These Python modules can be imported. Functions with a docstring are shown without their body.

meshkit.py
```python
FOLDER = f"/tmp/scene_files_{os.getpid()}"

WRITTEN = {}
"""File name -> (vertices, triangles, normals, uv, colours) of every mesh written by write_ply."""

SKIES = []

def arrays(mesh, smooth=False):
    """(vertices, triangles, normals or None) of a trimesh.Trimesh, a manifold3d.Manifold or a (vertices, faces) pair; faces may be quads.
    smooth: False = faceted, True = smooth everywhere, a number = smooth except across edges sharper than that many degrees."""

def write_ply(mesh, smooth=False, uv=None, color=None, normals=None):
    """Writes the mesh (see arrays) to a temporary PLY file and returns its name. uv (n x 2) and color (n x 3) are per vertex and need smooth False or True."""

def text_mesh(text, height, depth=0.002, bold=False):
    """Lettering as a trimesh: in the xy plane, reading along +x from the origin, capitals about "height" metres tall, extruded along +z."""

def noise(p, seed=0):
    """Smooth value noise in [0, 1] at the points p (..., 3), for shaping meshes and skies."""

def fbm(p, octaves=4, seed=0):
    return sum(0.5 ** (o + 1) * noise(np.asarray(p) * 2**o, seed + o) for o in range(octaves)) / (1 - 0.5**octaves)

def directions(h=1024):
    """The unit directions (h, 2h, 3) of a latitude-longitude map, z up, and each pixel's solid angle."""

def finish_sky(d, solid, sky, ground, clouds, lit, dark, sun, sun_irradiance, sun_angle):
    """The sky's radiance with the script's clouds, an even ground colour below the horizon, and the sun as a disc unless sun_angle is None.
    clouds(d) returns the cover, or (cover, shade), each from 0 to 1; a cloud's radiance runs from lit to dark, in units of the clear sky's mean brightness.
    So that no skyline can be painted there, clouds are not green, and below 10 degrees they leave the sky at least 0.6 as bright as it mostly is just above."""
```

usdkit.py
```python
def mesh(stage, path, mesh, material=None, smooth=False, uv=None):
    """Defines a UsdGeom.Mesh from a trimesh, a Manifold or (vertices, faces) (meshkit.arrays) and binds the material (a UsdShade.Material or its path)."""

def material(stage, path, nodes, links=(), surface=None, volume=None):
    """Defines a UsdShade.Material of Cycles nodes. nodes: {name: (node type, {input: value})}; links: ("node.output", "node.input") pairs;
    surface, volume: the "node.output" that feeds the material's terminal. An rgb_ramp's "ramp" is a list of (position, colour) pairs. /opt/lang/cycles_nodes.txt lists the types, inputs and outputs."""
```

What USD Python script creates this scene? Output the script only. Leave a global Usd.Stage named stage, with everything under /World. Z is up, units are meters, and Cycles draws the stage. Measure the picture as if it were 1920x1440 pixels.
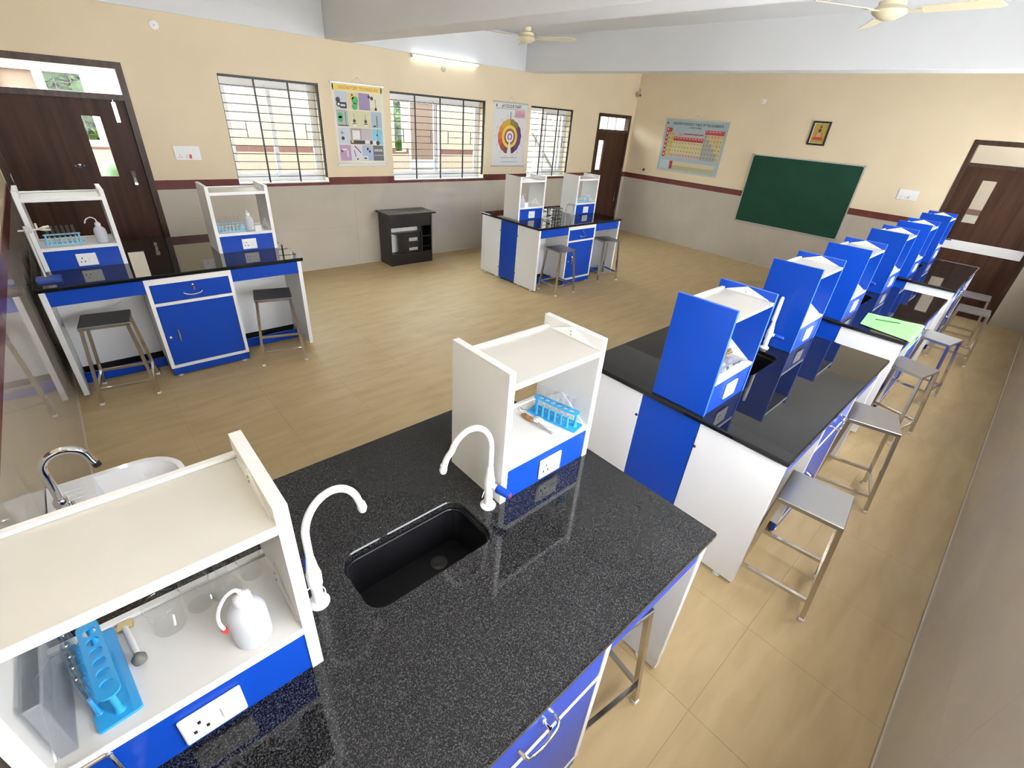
import math, random
import numpy as np
import trimesh
import manifold3d as m3
from shapely.geometry import Polygon, box as sbox, Point
from shapely import affinity
from shapely.ops import unary_union
import meshkit, usdkit
from pxr import Usd, UsdGeom, UsdLux, UsdShade, Gf, Sdf

random.seed(7)
rng = np.random.default_rng(7)
PI = math.pi
stage = Usd.Stage.CreateInMemory()
UsdGeom.SetStageUpAxis(stage, UsdGeom.Tokens.z)
UsdGeom.SetStageMetersPerUnit(stage, 1.0)
W = UsdGeom.Xform.Define(stage, '/World')
UsdGeom.Scope.Define(stage, '/World/Looks')

# ------------------------------------------------------------------ camera, sky, daylight, exposure
F_PX, POS = 868.39, (0.377, 0.452, 2.147)
YAW, PITCH, ROLL = (math.radians(a) for a in (45.797, -30.024, 4.778))
cam = UsdGeom.Camera.Define(stage, '/World/camera')
fw = np.array([math.cos(PITCH)*math.cos(YAW), math.cos(PITCH)*math.sin(YAW), math.sin(PITCH)])
rt = np.cross(fw, [0, 0, 1]); rt /= np.linalg.norm(rt); up = np.cross(rt, fw)
r2 = math.cos(ROLL)*rt + math.sin(ROLL)*up; u2 = -math.sin(ROLL)*rt + math.cos(ROLL)*up
cam.AddTransformOp().Set(Gf.Matrix4d(*r2, 0, *u2, 0, *(-fw), 0, *POS, 1))
cam.CreateHorizontalApertureAttr(36.0); cam.CreateVerticalApertureAttr(27.0)
cam.CreateFocalLengthAttr(36.0*F_PX/1920); cam.CreateClippingRangeAttr(Gf.Vec2f(0.02, 200))
cam.CreateExposureAttr(-0.06)

dome = UsdLux.DomeLight.Define(stage, '/World/sky')
dome.CreateIntensityAttr(6.2); dome.CreateColorAttr(Gf.Vec3f(0.93, 0.97, 1.0))

ROOM_X, ROOM_Y, CEIL, BEAM_Z = 9.954, 7.238, 3.26, 2.79
SUNNY = [(0.55, 2.35), (2.95, 4.75), (5.35, 7.15), (7.7, 9.2)]      # windows of the near long wall, behind the camera
for i, (a, b) in enumerate(SUNNY):
    l = UsdLux.RectLight.Define(stage, '/World/daylight_%d' % (i + 1))
    l.CreateWidthAttr(b - a); l.CreateHeightAttr(1.15); l.CreateIntensityAttr(1.0); l.CreateColorAttr(Gf.Vec3f(0.90, 0.97, 1.08))
    l.AddTransformOp().Set(Gf.Matrix4d(1, 0, 0, 0, 0, 0, 1, 0, 0, -1, 0, 0, (a + b)/2, -0.26, 1.745, 1))
# ------------------------------------------------------------------ helpers
used = {}
def numbered(parent, name):
    k = (parent, name); n = used.get(k, 0); used[k] = n + 1
    return f'{parent}/{name}' + ('' if n == 0 else '_%03d' % n)
def path_of(o): return '/World' if o is None else str(o.GetPath())
def tag(o, label=None, cat=None, group=None, kind=None):
    for k, v in (('label', label), ('category', cat), ('group', group), ('kind', kind)):
        if v: o.SetCustomDataByKey(k, v)
    return o
BACK = ((1, 0, 0), (0, 0, 1), (0, -1, 0)); BOARD = ((0, -1, 0), (0, 0, 1), (-1, 0, 0)); IDENT = ((1, 0, 0), (0, 1, 0), (0, 0, 1))
LEFT = ((0, 1, 0), (0, 0, 1), (1, 0, 0)); NEAR = ((-1, 0, 0), (0, 0, 1), (0, 1, 0))
def thing(name, label=None, cat=None, loc=(0, 0, 0), rotz=0, group=None, basis=None, kind=None, parent=None):
    x = UsdGeom.Xform.Define(stage, numbered(path_of(parent), name))
    if basis is None:
        c, s = math.cos(rotz), math.sin(rotz); basis = ((c, s, 0), (-s, c, 0), (0, 0, 1))
    x.AddTransformOp().Set(Gf.Matrix4d(*basis[0], 0, *basis[1], 0, *basis[2], 0, *loc, 1))
    return tag(x.GetPrim(), label, cat, group, kind)
def part(name, mesh, mat, parent=None, label=None, smooth=False, kind=None):
    if isinstance(mesh, list): mesh = trimesh.util.concatenate(mesh)
    m = usdkit.mesh(stage, numbered(path_of(parent), name), mesh, mat, smooth)
    return tag(m.GetPrim(), label, kind=kind)
def copy(proto, label, loc, rotz=0, group=None):
    d = proto.GetCustomData()
    base = proto.GetName().rstrip('0123456789').rstrip('_') if proto.GetName()[-3:].isdigit() else proto.GetName()
    o = thing(base, label, d['category'], loc, rotz, group or d.get('group'))
    o.GetReferences().AddInternalReference(proto.GetPath()); o.SetInstanceable(True)
    return o
QF = None
def bx(x0, x1, y0, y1, z0, z1):
    b = trimesh.creation.box((x1-x0, y1-y0, z1-z0)); b.apply_translation(((x0+x1)/2, (y0+y1)/2, (z0+z1)/2)); return b
def rb(x0, x1, y0, y1, z0, z1, r=0.002):
    "box with chamfered edges"
    p = []
    for sx, X in ((-1, x0), (1, x1)):
        for sy, Y in ((-1, y0), (1, y1)):
            for sz, Z in ((-1, z0), (1, z1)):
                p += [(X, Y-sy*r, Z-sz*r), (X-sx*r, Y, Z-sz*r), (X-sx*r, Y-sy*r, Z)]
    return trimesh.convex.convex_hull(np.array(p))
def hull(pts): return trimesh.convex.convex_hull(np.array(pts, float))
def tube(pts, r, n=10, closed=False):
    "swept round tube along points; r number or list"
    P = np.array(pts, float); R = np.full(len(P), r) if np.ndim(r) == 0 else np.array(r, float)
    T = np.gradient(P, axis=0); T /= np.linalg.norm(T, axis=1)[:, None]
    ref = np.array([0, 0, 1.0]) if abs(T[0][2]) < .9 else np.array([1.0, 0, 0])
    N = np.cross(T[0], ref); N /= np.linalg.norm(N)
    V = []
    for i in range(len(P)):
        N = N - T[i]*(N@T[i]); N /= np.linalg.norm(N); B = np.cross(T[i], N)
        a = np.arange(n)/n*2*PI
        V.append(P[i] + R[i]*(np.cos(a)[:, None]*N + np.sin(a)[:, None]*B))
    V = np.vstack(V + [P[:1], P[-1:]]); L = len(P); f = []
    for i in range(L-1):
        for k in range(n):
            a, b = i*n+k, i*n+(k+1) % n
            f += [(a, b, b+n), (a, b+n, a+n)]
    for k in range(n):
        f += [(L*n, (k+1) % n, k), (L*n+1, (L-1)*n+k, (L-1)*n+(k+1) % n)]
    m = trimesh.Trimesh(V, f, process=False); 
    if m.volume < 0: m.invert()
    return m
def sq(p, q, a, b=None, ref=(0, 0, 1)):
    "square bar from p to q"
    p, q = np.array(p, float), np.array(q, float); b = b or a
    t = (q-p)/np.linalg.norm(q-p); ref = np.array(ref, float)
    if abs(t@ref) > .95: ref = np.array([1.0, 0, 0])
    n = np.cross(t, ref); n /= np.linalg.norm(n); m = np.cross(n, t)
    return hull([e + s*n*a/2 + k*m*b/2 for e in (p, q) for s in (-1, 1) for k in (-1, 1)])
def arc(c, r, a0, a1, n, u=(1, 0, 0), v=(0, 0, 1)):
    c, u, v = map(lambda x: np.array(x, float), (c, u, v))
    return [c + r*(math.cos(a)*u + math.sin(a)*v) for a in np.linspace(a0, a1, n)]
def smooth_path(pts, k=6):
    P = np.array(pts, float); out = []
    Q = np.vstack([2*P[0]-P[1], P, 2*P[-1]-P[-2]])
    for i in range(1, len(Q)-2):
        for t in np.linspace(0, 1, k, endpoint=False):
            a, b, c, d = Q[i-1:i+3]
            out.append(.5*((2*b)+(-a+c)*t+(2*a-5*b+4*c-d)*t*t+(-a+3*b-3*c+d)*t**3))
    return np.array(out + [P[-1]])
def lathe(prof, n=28, cx=0, cy=0, z=0):
    m = trimesh.creation.revolve(np.array(prof, float), sections=n); m.apply_translation((cx, cy, z)); return m
def cyl(r, h, at=(0, 0, 0), n=20, axis='z'):
    m = trimesh.creation.cylinder(r, h, sections=n)
    if axis == 'x': m.apply_transform(trimesh.transformations.rotation_matrix(PI/2, (0, 1, 0)))
    if axis == 'y': m.apply_transform(trimesh.transformations.rotation_matrix(PI/2, (1, 0, 0)))
    m.apply_translation(at); return m
def ball(r, at, s=(1, 1, 1), sub=2):
    m = trimesh.creation.icosphere(sub, r); m.apply_scale(s); m.apply_translation(at); return m
def ext(poly, h, z=0):
    ps = getattr(poly, 'geoms', [poly]); ms = [trimesh.creation.extrude_polygon(p, h, engine='earcut') for p in ps if p.area > 1e-9]
    m = trimesh.util.concatenate(ms); m.apply_translation((0, 0, z)); return m
def rrect(x0, x1, y0, y1, r): return sbox(x0+r, y0+r, x1-r, y1-r).buffer(r, quad_segs=6)
def basis_mesh(m, X, Y, Z, o):
    M = np.eye(4); M[:3, 0], M[:3, 1], M[:3, 2], M[:3, 3] = X, Y, Z, o; m.apply_transform(M); return m
def lift(P, z): return [(x, y, z) for x, y in P]
def text(s, h, x, y, z, depth=0.0004, bold=False, center=False, width=None):
    m = meshkit.text_mesh(s, h, depth, bold); e = m.bounds
    if width: m.apply_scale((width/(e[1][0]-e[0][0]), 1, 1)); e = m.bounds
    m.apply_translation((x - ((e[0][0]+e[1][0])/2 if center else e[0][0]), y, z)); return m

# ------------------------------------------------------------------ materials
mats = {}
def M(name, rgb, rough=0.4, metal=0.0, spec=0.5, **kw):
    if name not in mats:
        mats[name] = usdkit.material(stage, '/World/Looks/' + name, {'p': ('principled_bsdf', {'base_color': rgb, 'roughness': rough, 'metallic': metal, 'specular_ior_level': spec, **kw})}, surface='p.BSDF')
    return mats[name]
def noisy(name, c0, c1, scale, rough, stretch=(1, 1, 1), detail=4, lo=.35, hi=.65, rand=0.0, bump=0.0, dist=0.0, spec=.5, object_space=False, rough_var=0.0):
    n = {'t': ('texture_coordinate', {}) if object_space else ('geometry', {}), 'm': ('mapping', {'scale': stretch}), 'n': ('noise_texture', {'scale': scale, 'detail': detail, 'distortion': dist}),
         'r': ('rgb_ramp', {'ramp': [(lo, c0), (hi, c1)]}), 'p': ('principled_bsdf', {'roughness': rough, 'specular_ior_level': spec})}
    l = [('t.object' if object_space else 't.position', 'm.vector'), ('m.vector', 'n.vector'), ('n.fac', 'r.fac')]
    src = 'r.color'
    if rand:
        n['o'] = ('object_info', {}); n['mr'] = ('map_range', {'to_min': 1-rand, 'to_max': 1+rand}); n['h'] = ('hsv', {})
        l += [('o.random', 'mr.value'), ('mr.result', 'h.value'), (src, 'h.color')]; src = 'h.color'
    if bump:
        n['b'] = ('bump', {'strength': bump, 'distance': .002}); l += [('n.fac', 'b.height'), ('b.normal', 'p.normal')]
    l += [(src, 'p.base_color')]
    mats[name] = usdkit.material(stage, '/World/Looks/' + name, n, l, surface='p.BSDF'); return mats[name]

PAINT = noisy('cream_paint', (.735, .62, .435), (.77, .655, .465), 1.3, .55, spec=.3)
WHITEPAINT = noisy('white_paint', (.73, .745, .76), (.77, .785, .80), .8, .6, spec=.3)
DADO = noisy('dado_tile', (.495, .452, .382), (.535, .49, .418), 2.2, .022, rand=.01, spec=.85)
GROUT = M('dado_grout', (.50, .45, .36), .6)
FLOORT = noisy('floor_tile', (.430, .318, .165), (.535, .408, .230), 2.4, .5, stretch=(1.0, 4.5, 1), detail=7, lo=.22, hi=.78, rand=.015, dist=.5, spec=.16)
FGROUT = M('floor_grout', (.33, .24, .14), .7)
OUTBAND = M('outer_band', (.058, .024, .019), .4)
MAROON = noisy('maroon_tile', (.135, .034, .028), (.165, .046, .038), 6, .2, rand=.05)
WOOD = noisy('dark_wood', (.038, .0175, .011), (.078, .037, .0235), 2.6, .42, stretch=(6, 6, .35), detail=5, lo=.3, hi=.7, dist=.5, spec=.16)
FRAMEW = noisy('frame_wood', (.040, .021, .013), (.070, .040, .026), 5, .35, stretch=(5, 5, .6), spec=.3)
WHITE = M('white_laminate', (.80, .815, .83), .28)
EDGEW = M('white_edge_band', (.88, .88, .88), .3)
CREAM = noisy('cream_laminate', (.60, .58, .53), (.64, .62, .57), 3, .35); PALE = M('pale_grey_laminate', (.70, .695, .675), .32)
BLUE = M('blue_laminate', (.004, .057, .43), .3, spec=.35)
BLUEEDGE = M('blue_edge_band', (.05, .16, .72), .3)
BLACKG = M('black_toe_board', (.012, .011, .011), .4)
def granite(name, scale, lo, hi, dark, light, rough):
    mats[name] = usdkit.material(stage, '/World/Looks/'+name, {'t': ('geometry', {}), 'n': ('noise_texture', {'scale': scale, 'detail': 2.0, 'roughness': .6}), 'r': ('rgb_ramp', {'ramp': [(lo, dark), (hi, light)]}),
        'p': ('principled_bsdf', {'roughness': rough, 'specular_ior_level': .42})}, [('t.position', 'n.vector'), ('n.fac', 'r.fac'), ('r.color', 'p.base_color')], surface='p.BSDF'); return mats[name]
GRANITE = granite('speckled_granite', 330, .46, .84, (.003, .003, .0035), (.115, .115, .12), .02)
POLISH = granite('polished_black_stone', 420, .5, .85, (.005, .0048, .0045), (.04, .04, .04), .02)
STEEL = M('stainless_steel', (.58, .555, .53), .17, 1.0)
SEATST = noisy('brushed_steel', (.50, .49, .48), (.58, .57, .56), 30, .3, stretch=(1, 12, 1), object_space=True); 
CHROME = M('chrome', (.80, .80, .81), .06, 1.0)
SEATST = M('seat_steel', (.44, .435, .435), .32, 1.0)
PLAST = M('white_plastic', (.82, .82, .82), .28)
PLATE = M('socket_white', (.86, .86, .86), .25)
DARK = M('dark_hole', (.02, .02, .02), .6)
BLK = M('black_metal', (.012, .011, .011), .4)
BLACKP = M('black_sink_plastic', (.010, .010, .012), .25)
DKWOOD = noisy('black_wood', (.010, .0075, .007), (.017, .013, .012), 8, .33, stretch=(1, 1, 4))
GREENB = noisy('green_board', (.008, .052, .029), (.011, .062, .036), 3, .6, spec=.25)
ALU = M('aluminium', (.52, .53, .52), .35, .5)
UPVC = M('white_upvc', (.80, .80, .80), .3)
IVORY = M('ivory_fan', (.74, .67, .47), .3)
CERAM = M('white_ceramic', (.80, .80, .82), .07)
LBLUE = M('light_blue_plastic', (.03, .33, .70), .25)
CYAN = M('sky_blue_plastic', (.30, .60, .80), .25)
RED = M('red_plastic', (.70, .02, .03), .35)
BROWN = noisy('cork_wood', (.16, .065, .02), (.38, .19, .08), 90, .6)
GREENC = noisy('green_cloth', (.23, .60, .19), (.27, .66, .23), 8, .8)
MILKY = usdkit.material(stage, '/World/Looks/milky_plastic', {'p': ('principled_bsdf', {'base_color': (.80, .83, .88), 'roughness': .3}), 't': ('translucent_bsdf', {'color': (.85, .88, .93)}), 'x': ('mix_closure', {'fac': .4})},
                         [('p.BSDF', 'x.closure1'), ('t.BSDF', 'x.closure2')], surface='x.closure')
def pane(name, tint, boost=0.0, hi=.32, gloss=(1, 1, 1)):
    mats[name] = usdkit.material(stage, '/World/Looks/'+name, {'t': ('transparent_bsdf', {'color': tint}), 'g': ('glossy_bsdf', {'color': gloss, 'roughness': .03}), 'f': ('layer_weight', {'blend': .5}), 'q': ('math', {'math_type': 'power', 'value2': 4.0}), 'k': ('map_range', {'to_min': .04+boost, 'to_max': hi}), 'x': ('mix_closure', {})},
        [('f.facing', 'q.value1'), ('q.value', 'k.value'), ('k.result', 'x.fac'), ('t.BSDF', 'x.closure1'), ('g.BSDF', 'x.closure2')], surface='x.closure'); return mats[name]
GLASS = pane('window_glass', (.95, .97, .96), -.033, .25)
LABGL = pane('lab_glass', (.975, .985, .985), .02, .55); TUBEGL = pane('tube_glass', (.95, .965, .97), .07, .6)
CLEARP = usdkit.material(stage, '/World/Looks/clear_plastic', {'t': ('transparent_bsdf', {'color': (.97, .98, .99)}), 'd': ('principled_bsdf', {'base_color': (.82, .85, .90), 'roughness': .12}), 'x': ('mix_closure', {'fac': .16})},
                         [('t.BSDF', 'x.closure1'), ('d.BSDF', 'x.closure2')], surface='x.closure')
TUBE_SOFT = usdkit.material(stage, '/World/Looks/tube_soft_glow', {'e': ('emission', {'color': (.95, 1.0, 1.0), 'strength': 9.0})}, surface='e.emission')
TUBE = usdkit.material(stage, '/World/Looks/tube_glow', {'e': ('emission', {'color': (.93, .985, 1.05), 'strength': 36.0})}, surface='e.emission')
LEAF = usdkit.material(stage, '/World/Looks/foliage', {'d': ('principled_bsdf', {'base_color': (.06, .13, .03), 'roughness': .6}), 't': ('translucent_bsdf', {'color': (.12, .22, .05)}), 'x': ('mix_closure', {'fac': .4})}, [('d.BSDF', 'x.closure1'), ('t.BSDF', 'x.closure2')], surface='x.closure')

# ------------------------------------------------------------------ room shell
TILE, Y0T = 0.583, 0.017
fl = thing('floor', kind='structure'); tag(fl, 'beige stone-look floor of large square tiles')
part('screed', bx(-.05, ROOM_X+.05, -.05, ROOM_Y+.05, -.06, -.0045), FGROUT, fl)
for i in range(-1, 18):
    for j in range(-1, 13):
        a, b = max(-.013+i*TILE, 0)+.0004, min(-.013+(i+1)*TILE, ROOM_X)-.0004
        c, d = max(Y0T+j*TILE, 0)+.0004, min(Y0T+(j+1)*TILE, ROOM_Y)-.0004
        if b-a < .02 or d-c < .02: continue
        part('tile', rb(a, b, c, d, -.005, 0, .0004), FLOORT, fl)

WIN = [(2.03, 3.155, (2.405, 2.79)), (4.15, 5.865, (4.565, 5.006, 5.442)), (6.885, 8.0, (7.213, 7.604))]
WZ0, WZ1 = 1.173, 2.318
TH = 0.23
BAND0, BAND1 = 1.138, 1.235
def wall(name, length, height, holes, basis, loc, thick=TH, label=None, band=True, dado=True, mat=PAINT, rows=2, side0=0.0):
    "local frame: u along, v up, n into the room; openings = (u0, v0, u1, v1)"
    w = thing(name, label, None, loc, basis=basis, kind='structure')
    P = sbox(0, 0, length, height)
    H = unary_union([sbox(*h) for h in holes]) if holes else Polygon()
    part('plaster', ext(P.difference(H), thick, -thick), mat, w)
    if not dado: return w
    du, dv = TILE*2, BAND0/2
    for r in range(2):
        for k in range(int(length/du)+1):
            a, b = k*du, min((k+1)*du, length)
            if b-a < .03: continue
            g = sbox(a+.0006, r*dv+.0006, b-.0006, (r+1)*dv-.0006).difference(H)
            if g.area > .003: part('dado_tile', ext(g, .006, 0), DADO, w)
    if band:
        k = 0.0
        while k < length-.03:
            b = min(k+.58, length); g = sbox(k+.001, BAND0+.001, b-.001, BAND1).difference(H)
            if g.area > .002: part('band_tile', ext(g, .008, 0), MAROON, w)
            k += .58
    return w
D1, D2, D3 = (0.01, 1.18), (8.76, 9.85), (0.397, 1.566)
holes = [(a, WZ0, b, WZ1) for a, b, _ in WIN] + [(D1[0], -.01, D1[1], 2.32), (D2[0], -.01, D2[1], 2.32)]
wall('wall_back', ROOM_X, CEIL+.1, holes, BACK, (0, ROOM_Y, 0), label='long cream wall with grilled windows, beige tiled below a maroon band')
wall('wall_right', ROOM_Y, CEIL+.1, [(ROOM_Y-D3[1], -.01, ROOM_Y-D3[0], 2.32)], BOARD, (ROOM_X, ROOM_Y, 0), label='cream end wall behind the green chalkboard')
wall('wall_left', ROOM_Y, CEIL+.1, [], LEFT, (0, 0, 0), label='glossy tiled wall on the left behind the wash basin')
wall('wall_near', ROOM_X, CEIL+.1, [(ROOM_X-b, WZ0, ROOM_X-a, WZ1) for a, b in SUNNY], NEAR, (ROOM_X, 0, 0), label='tiled wall along the aisle on the right')
part('ceiling', bx(-.2, ROOM_X+.2, -.2, ROOM_Y+.2, CEIL, CEIL+.12), WHITEPAINT, None, 'white flat ceiling between the beams'); tag(stage.GetPrimAtPath('/World/ceiling'), kind='structure')
def beam(x0, x1, y0, y1, label):
    o = part('ceiling_beam', rb(x0, x1, y0, y1, BEAM_Z, CEIL+.02, .004), WHITEPAINT, None, label); tag(o, kind='structure')
beam(3.303, 3.634, .005, ROOM_Y-.012, 'white ceiling beam crossing the top left of the view')
beam(6.666, 6.96, .005, ROOM_Y-.012, 'white ceiling beam in front of the chalkboard wall')
beam(-.05, 6.70, ROOM_Y-.012, ROOM_Y+.1, 'white beam band along the top of the window wall')
for i, (a, b) in enumerate(SUNNY):                                     # the aisle wall's own windows
    w = thing('window_%d' % (i+11), 'window in the aisle wall, number %d from the wash basin wall' % (i+1), None, (0, 0, 0), kind='structure')
    part('frame', [bx(a, b, -.15, -.1, WZ0, WZ0+.05), bx(a, b, -.15, -.1, WZ1-.05, WZ1), bx(a, a+.05, -.15, -.1, WZ0+.05, WZ1-.05), bx(b-.05, b, -.15, -.1, WZ0+.05, WZ1-.05), bx((a+b)/2-.03, (a+b)/2+.03, -.15, -.1, WZ0+.05, WZ1-.05)], UPVC, w)
    for p, q in ((a+.05, (a+b)/2-.03), ((a+b)/2+.03, b-.05)): part('pane', bx(p, q, -.128, -.124, WZ0+.05, WZ1-.05), pane('aisle_glass', (.985, .975, .975), -.033, .25) if 'aisle_glass' not in mats else mats['aisle_glass'], w)

SKIRT = M('pale_joint', (.60, .53, .40), .6)
for nm, m_, lb in (('baseboard_near', bx(.012, ROOM_X-.012, .0062, .0125, .0002, .007), 'pale joint line along the aisle wall'), ('baseboard_left', bx(.0062, .0125, .013, ROOM_Y-.02, .0002, .006), 'pale joint line along the left wall'),
                   ('baseboard_back', bx(1.19, 8.75, ROOM_Y-.0125, ROOM_Y-.0062, .0002, .006), 'pale joint line along the window wall'), ('baseboard_right', bx(ROOM_X-.0125, ROOM_X-.0062, 1.58, ROOM_Y-.02, .0002, .006), 'pale joint line along the chalkboard wall')):
    tag(part(nm, m_, SKIRT, None, lb), kind='structure')
# ------------------------------------------------------------------ windows of the back wall
BZ = [2.216, 2.129, 2.036, 1.953, 1.861, 1.774, 1.686, 1.602, 1.511, 1.424, 1.335, 1.252]
wl = ['three-bay barred window beside the left door', 'four-bay barred window between the two wall charts', 'three-bay barred window between colour chart and far door']
for i, (a, b, mu) in enumerate(WIN):
    w = thing('window_%d' % (i+1), wl[i], None, (0, 0, 0), kind='structure')
    ya, yb = ROOM_Y+.155, ROOM_Y+.215
    part('frame', [bx(a, b, ya, yb, WZ0, WZ0+.07), bx(a, b, ya, yb, WZ1-.07, WZ1), bx(a, a+.045, ya, yb, WZ0+.07, WZ1-.07), bx(b-.045, b, ya, yb, WZ0+.07, WZ1-.07)], UPVC, w)
    part('sill', rb(a, b, ROOM_Y-.012, ya, WZ0-.001, WZ0+.012, .002), M('sill_stone', (.62, .62, .61), .2), w)
    mid = (a+b)/2
    sash = [(a+.045, mid+.03, ya+.032), (mid-.03, b-.045, ya+.006)] if i < 2 else [(mid-.06, b-.12, ya+.032), (mid-.02, b-.045, ya+.006)]
    for s0, s1, sy in sash:
        z0, z1, t = WZ0+.07, WZ1-.07, .045
        part('sash', [bx(s0, s1, sy, sy+.022, z0, z0+t), bx(s0, s1, sy, sy+.022, z1-t, z1), bx(s0, s0+t, sy, sy+.022, z0+t, z1-t), bx(s1-t, s1, sy, sy+.022, z0+t, z1-t)], UPVC, w)
        part('pane', bx(s0+t, s1-t, sy+.009, sy+.013, z0+t, z1-t), GLASS, w)
    gy = ROOM_Y+.03
    part('grille_frame', [bx(a+.001, b-.001, gy-.012, gy+.012, WZ1-.026, WZ1-.001), bx(b-.025, b-.001, gy-.012, gy+.012, WZ0+.06, WZ1-.026), bx(a+.001, a+.010, gy-.012, gy+.012, WZ0+.06, WZ1-.026)], BLK, w)
    for x in mu: part('grille_upright', bx(x-.009, x+.009, gy-.006, gy+.006, WZ0+.012, WZ1-.026), BLK, w)
    bays = list(zip((a,)+mu, mu+(b,)))
    for k, z in enumerate(BZ):
        if k == 5: continue
        part('grille_bar', bx(a+.004, b-.004, gy-.004, gy+.004, z-.004, z+.004), BLK, w)
    for k, (p, q) in enumerate(bays):
        n = len(bays); sv = None; r = (p, q)
        if k == 0: sv = p+.21; r = (p, sv)
        elif k == n-1: sv = q-.21 if n == 3 else p+.155; r = (sv, q)
        elif n == 4 and k == 1: sv = p+.27; r = (p, sv)
        elif n == 4 and k == 2: sv = p+.147; r = (sv, q)
        part('grille_bar', bx(r[0], r[1], gy-.004, gy+.004, BZ[5]-.004, BZ[5]+.004), BLK, w)
        if sv: part('grille_upright', bx(sv-.004, sv+.004, gy-.004, gy+.004, BZ[6], BZ[4]), BLK, w)

# ------------------------------------------------------------------ doors
def door(n, label, basis, loc, wd, glass_l, transom_split=None, kick=False, hinge_right=False):
    "local: u right along wall, v up, n into room"
    d = thing('door_%d' % n, label, None, loc, basis=basis, kind='structure')
    t, H = .058, 2.32
    part('frame', [bx(0, t, 0, H, -.10, .008), bx(wd-t, wd, 0, H, -.10, .008), bx(t, wd-t, H-t, H, -.10, .008), bx(t, wd-t, 1.99, 2.04, -.10, .006)], FRAMEW, d)
    part('door_stop', [bx(t-.001, t+.014, .001, 1.992, -.099, -.068), bx(wd-t-.014, wd-t+.001, .001, 1.992, -.099, -.068), bx(t, wd-t, 1.974, 1.992, -.099, -.068), bx(t, wd-t, -.004, .014, -.099, -.068)], FRAMEW, d)
    part('transom_pane', bx(t, wd-t, 2.04, H-t, -.06, -.055), GLASS, d)
    if transom_split:
        for x in transom_split: part('transom_bar', bx(x-.012, x+.012, 2.04, H-t, -.07, -.045), UPVC, d)
    g0, g1 = glass_l
    leaf = sbox(t+.0015, .004, wd-t-.0015, 1.989).difference(sbox(g0, 1.28, g1, 1.838))
    lf = part('leaf', ext(leaf, .038, -.066), WOOD, d)
    part('vision_pane', bx(g0, g1, 1.28, 1.838, -.05, -.045), GLASS, lf)
    return d, lf
d, lf = door(1, 'dark wooden door with narrow glass panel beside the left wall', BACK, (D1[0], ROOM_Y, 0), D1[1]-D1[0], (.727, .877))
def bolt(lf, u, v0, v1):
    part('tower_bolt', [bx(u-.016, u+.016, v0, v1, -.028, -.024), tube([(u, v0+.01, -.018), (u, v1+.03, -.018)], .006), cyl(.007, .03, (u+.008, v0+.05, -.012), axis='z')], CHROME, lf)
bolt(lf, 1.018, 1.79, 1.97)
part('latch', [bx(.985, 1.025, 1.29, 1.335, -.028, -.012), bx(.992, 1.018, 1.19, 1.30, -.028, -.020), cyl(.012, .03, (1.005, 1.245, -.015)), bx(.99, 1.02, 1.195, 1.21, -.03, -.01)], CHROME, lf)
part('lock_rose', [cyl(.022, .012, (.585, 1.383, -.024)), cyl(.012, .03, (.585, 1.383, -.014)), bx(.545, .625, 1.377, 1.389, -.026, -.018)], CHROME, lf)
part('hinge', [cyl(.007, .10, (.052, 1.27, .004), axis='y')], CHROME, d)
d, lf = door(2, 'dark wooden door in the far corner with a bright transom', BACK, (D2[0], ROOM_Y, 0), D2[1]-D2[0], (.15, .345), (.38, .65))
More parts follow.
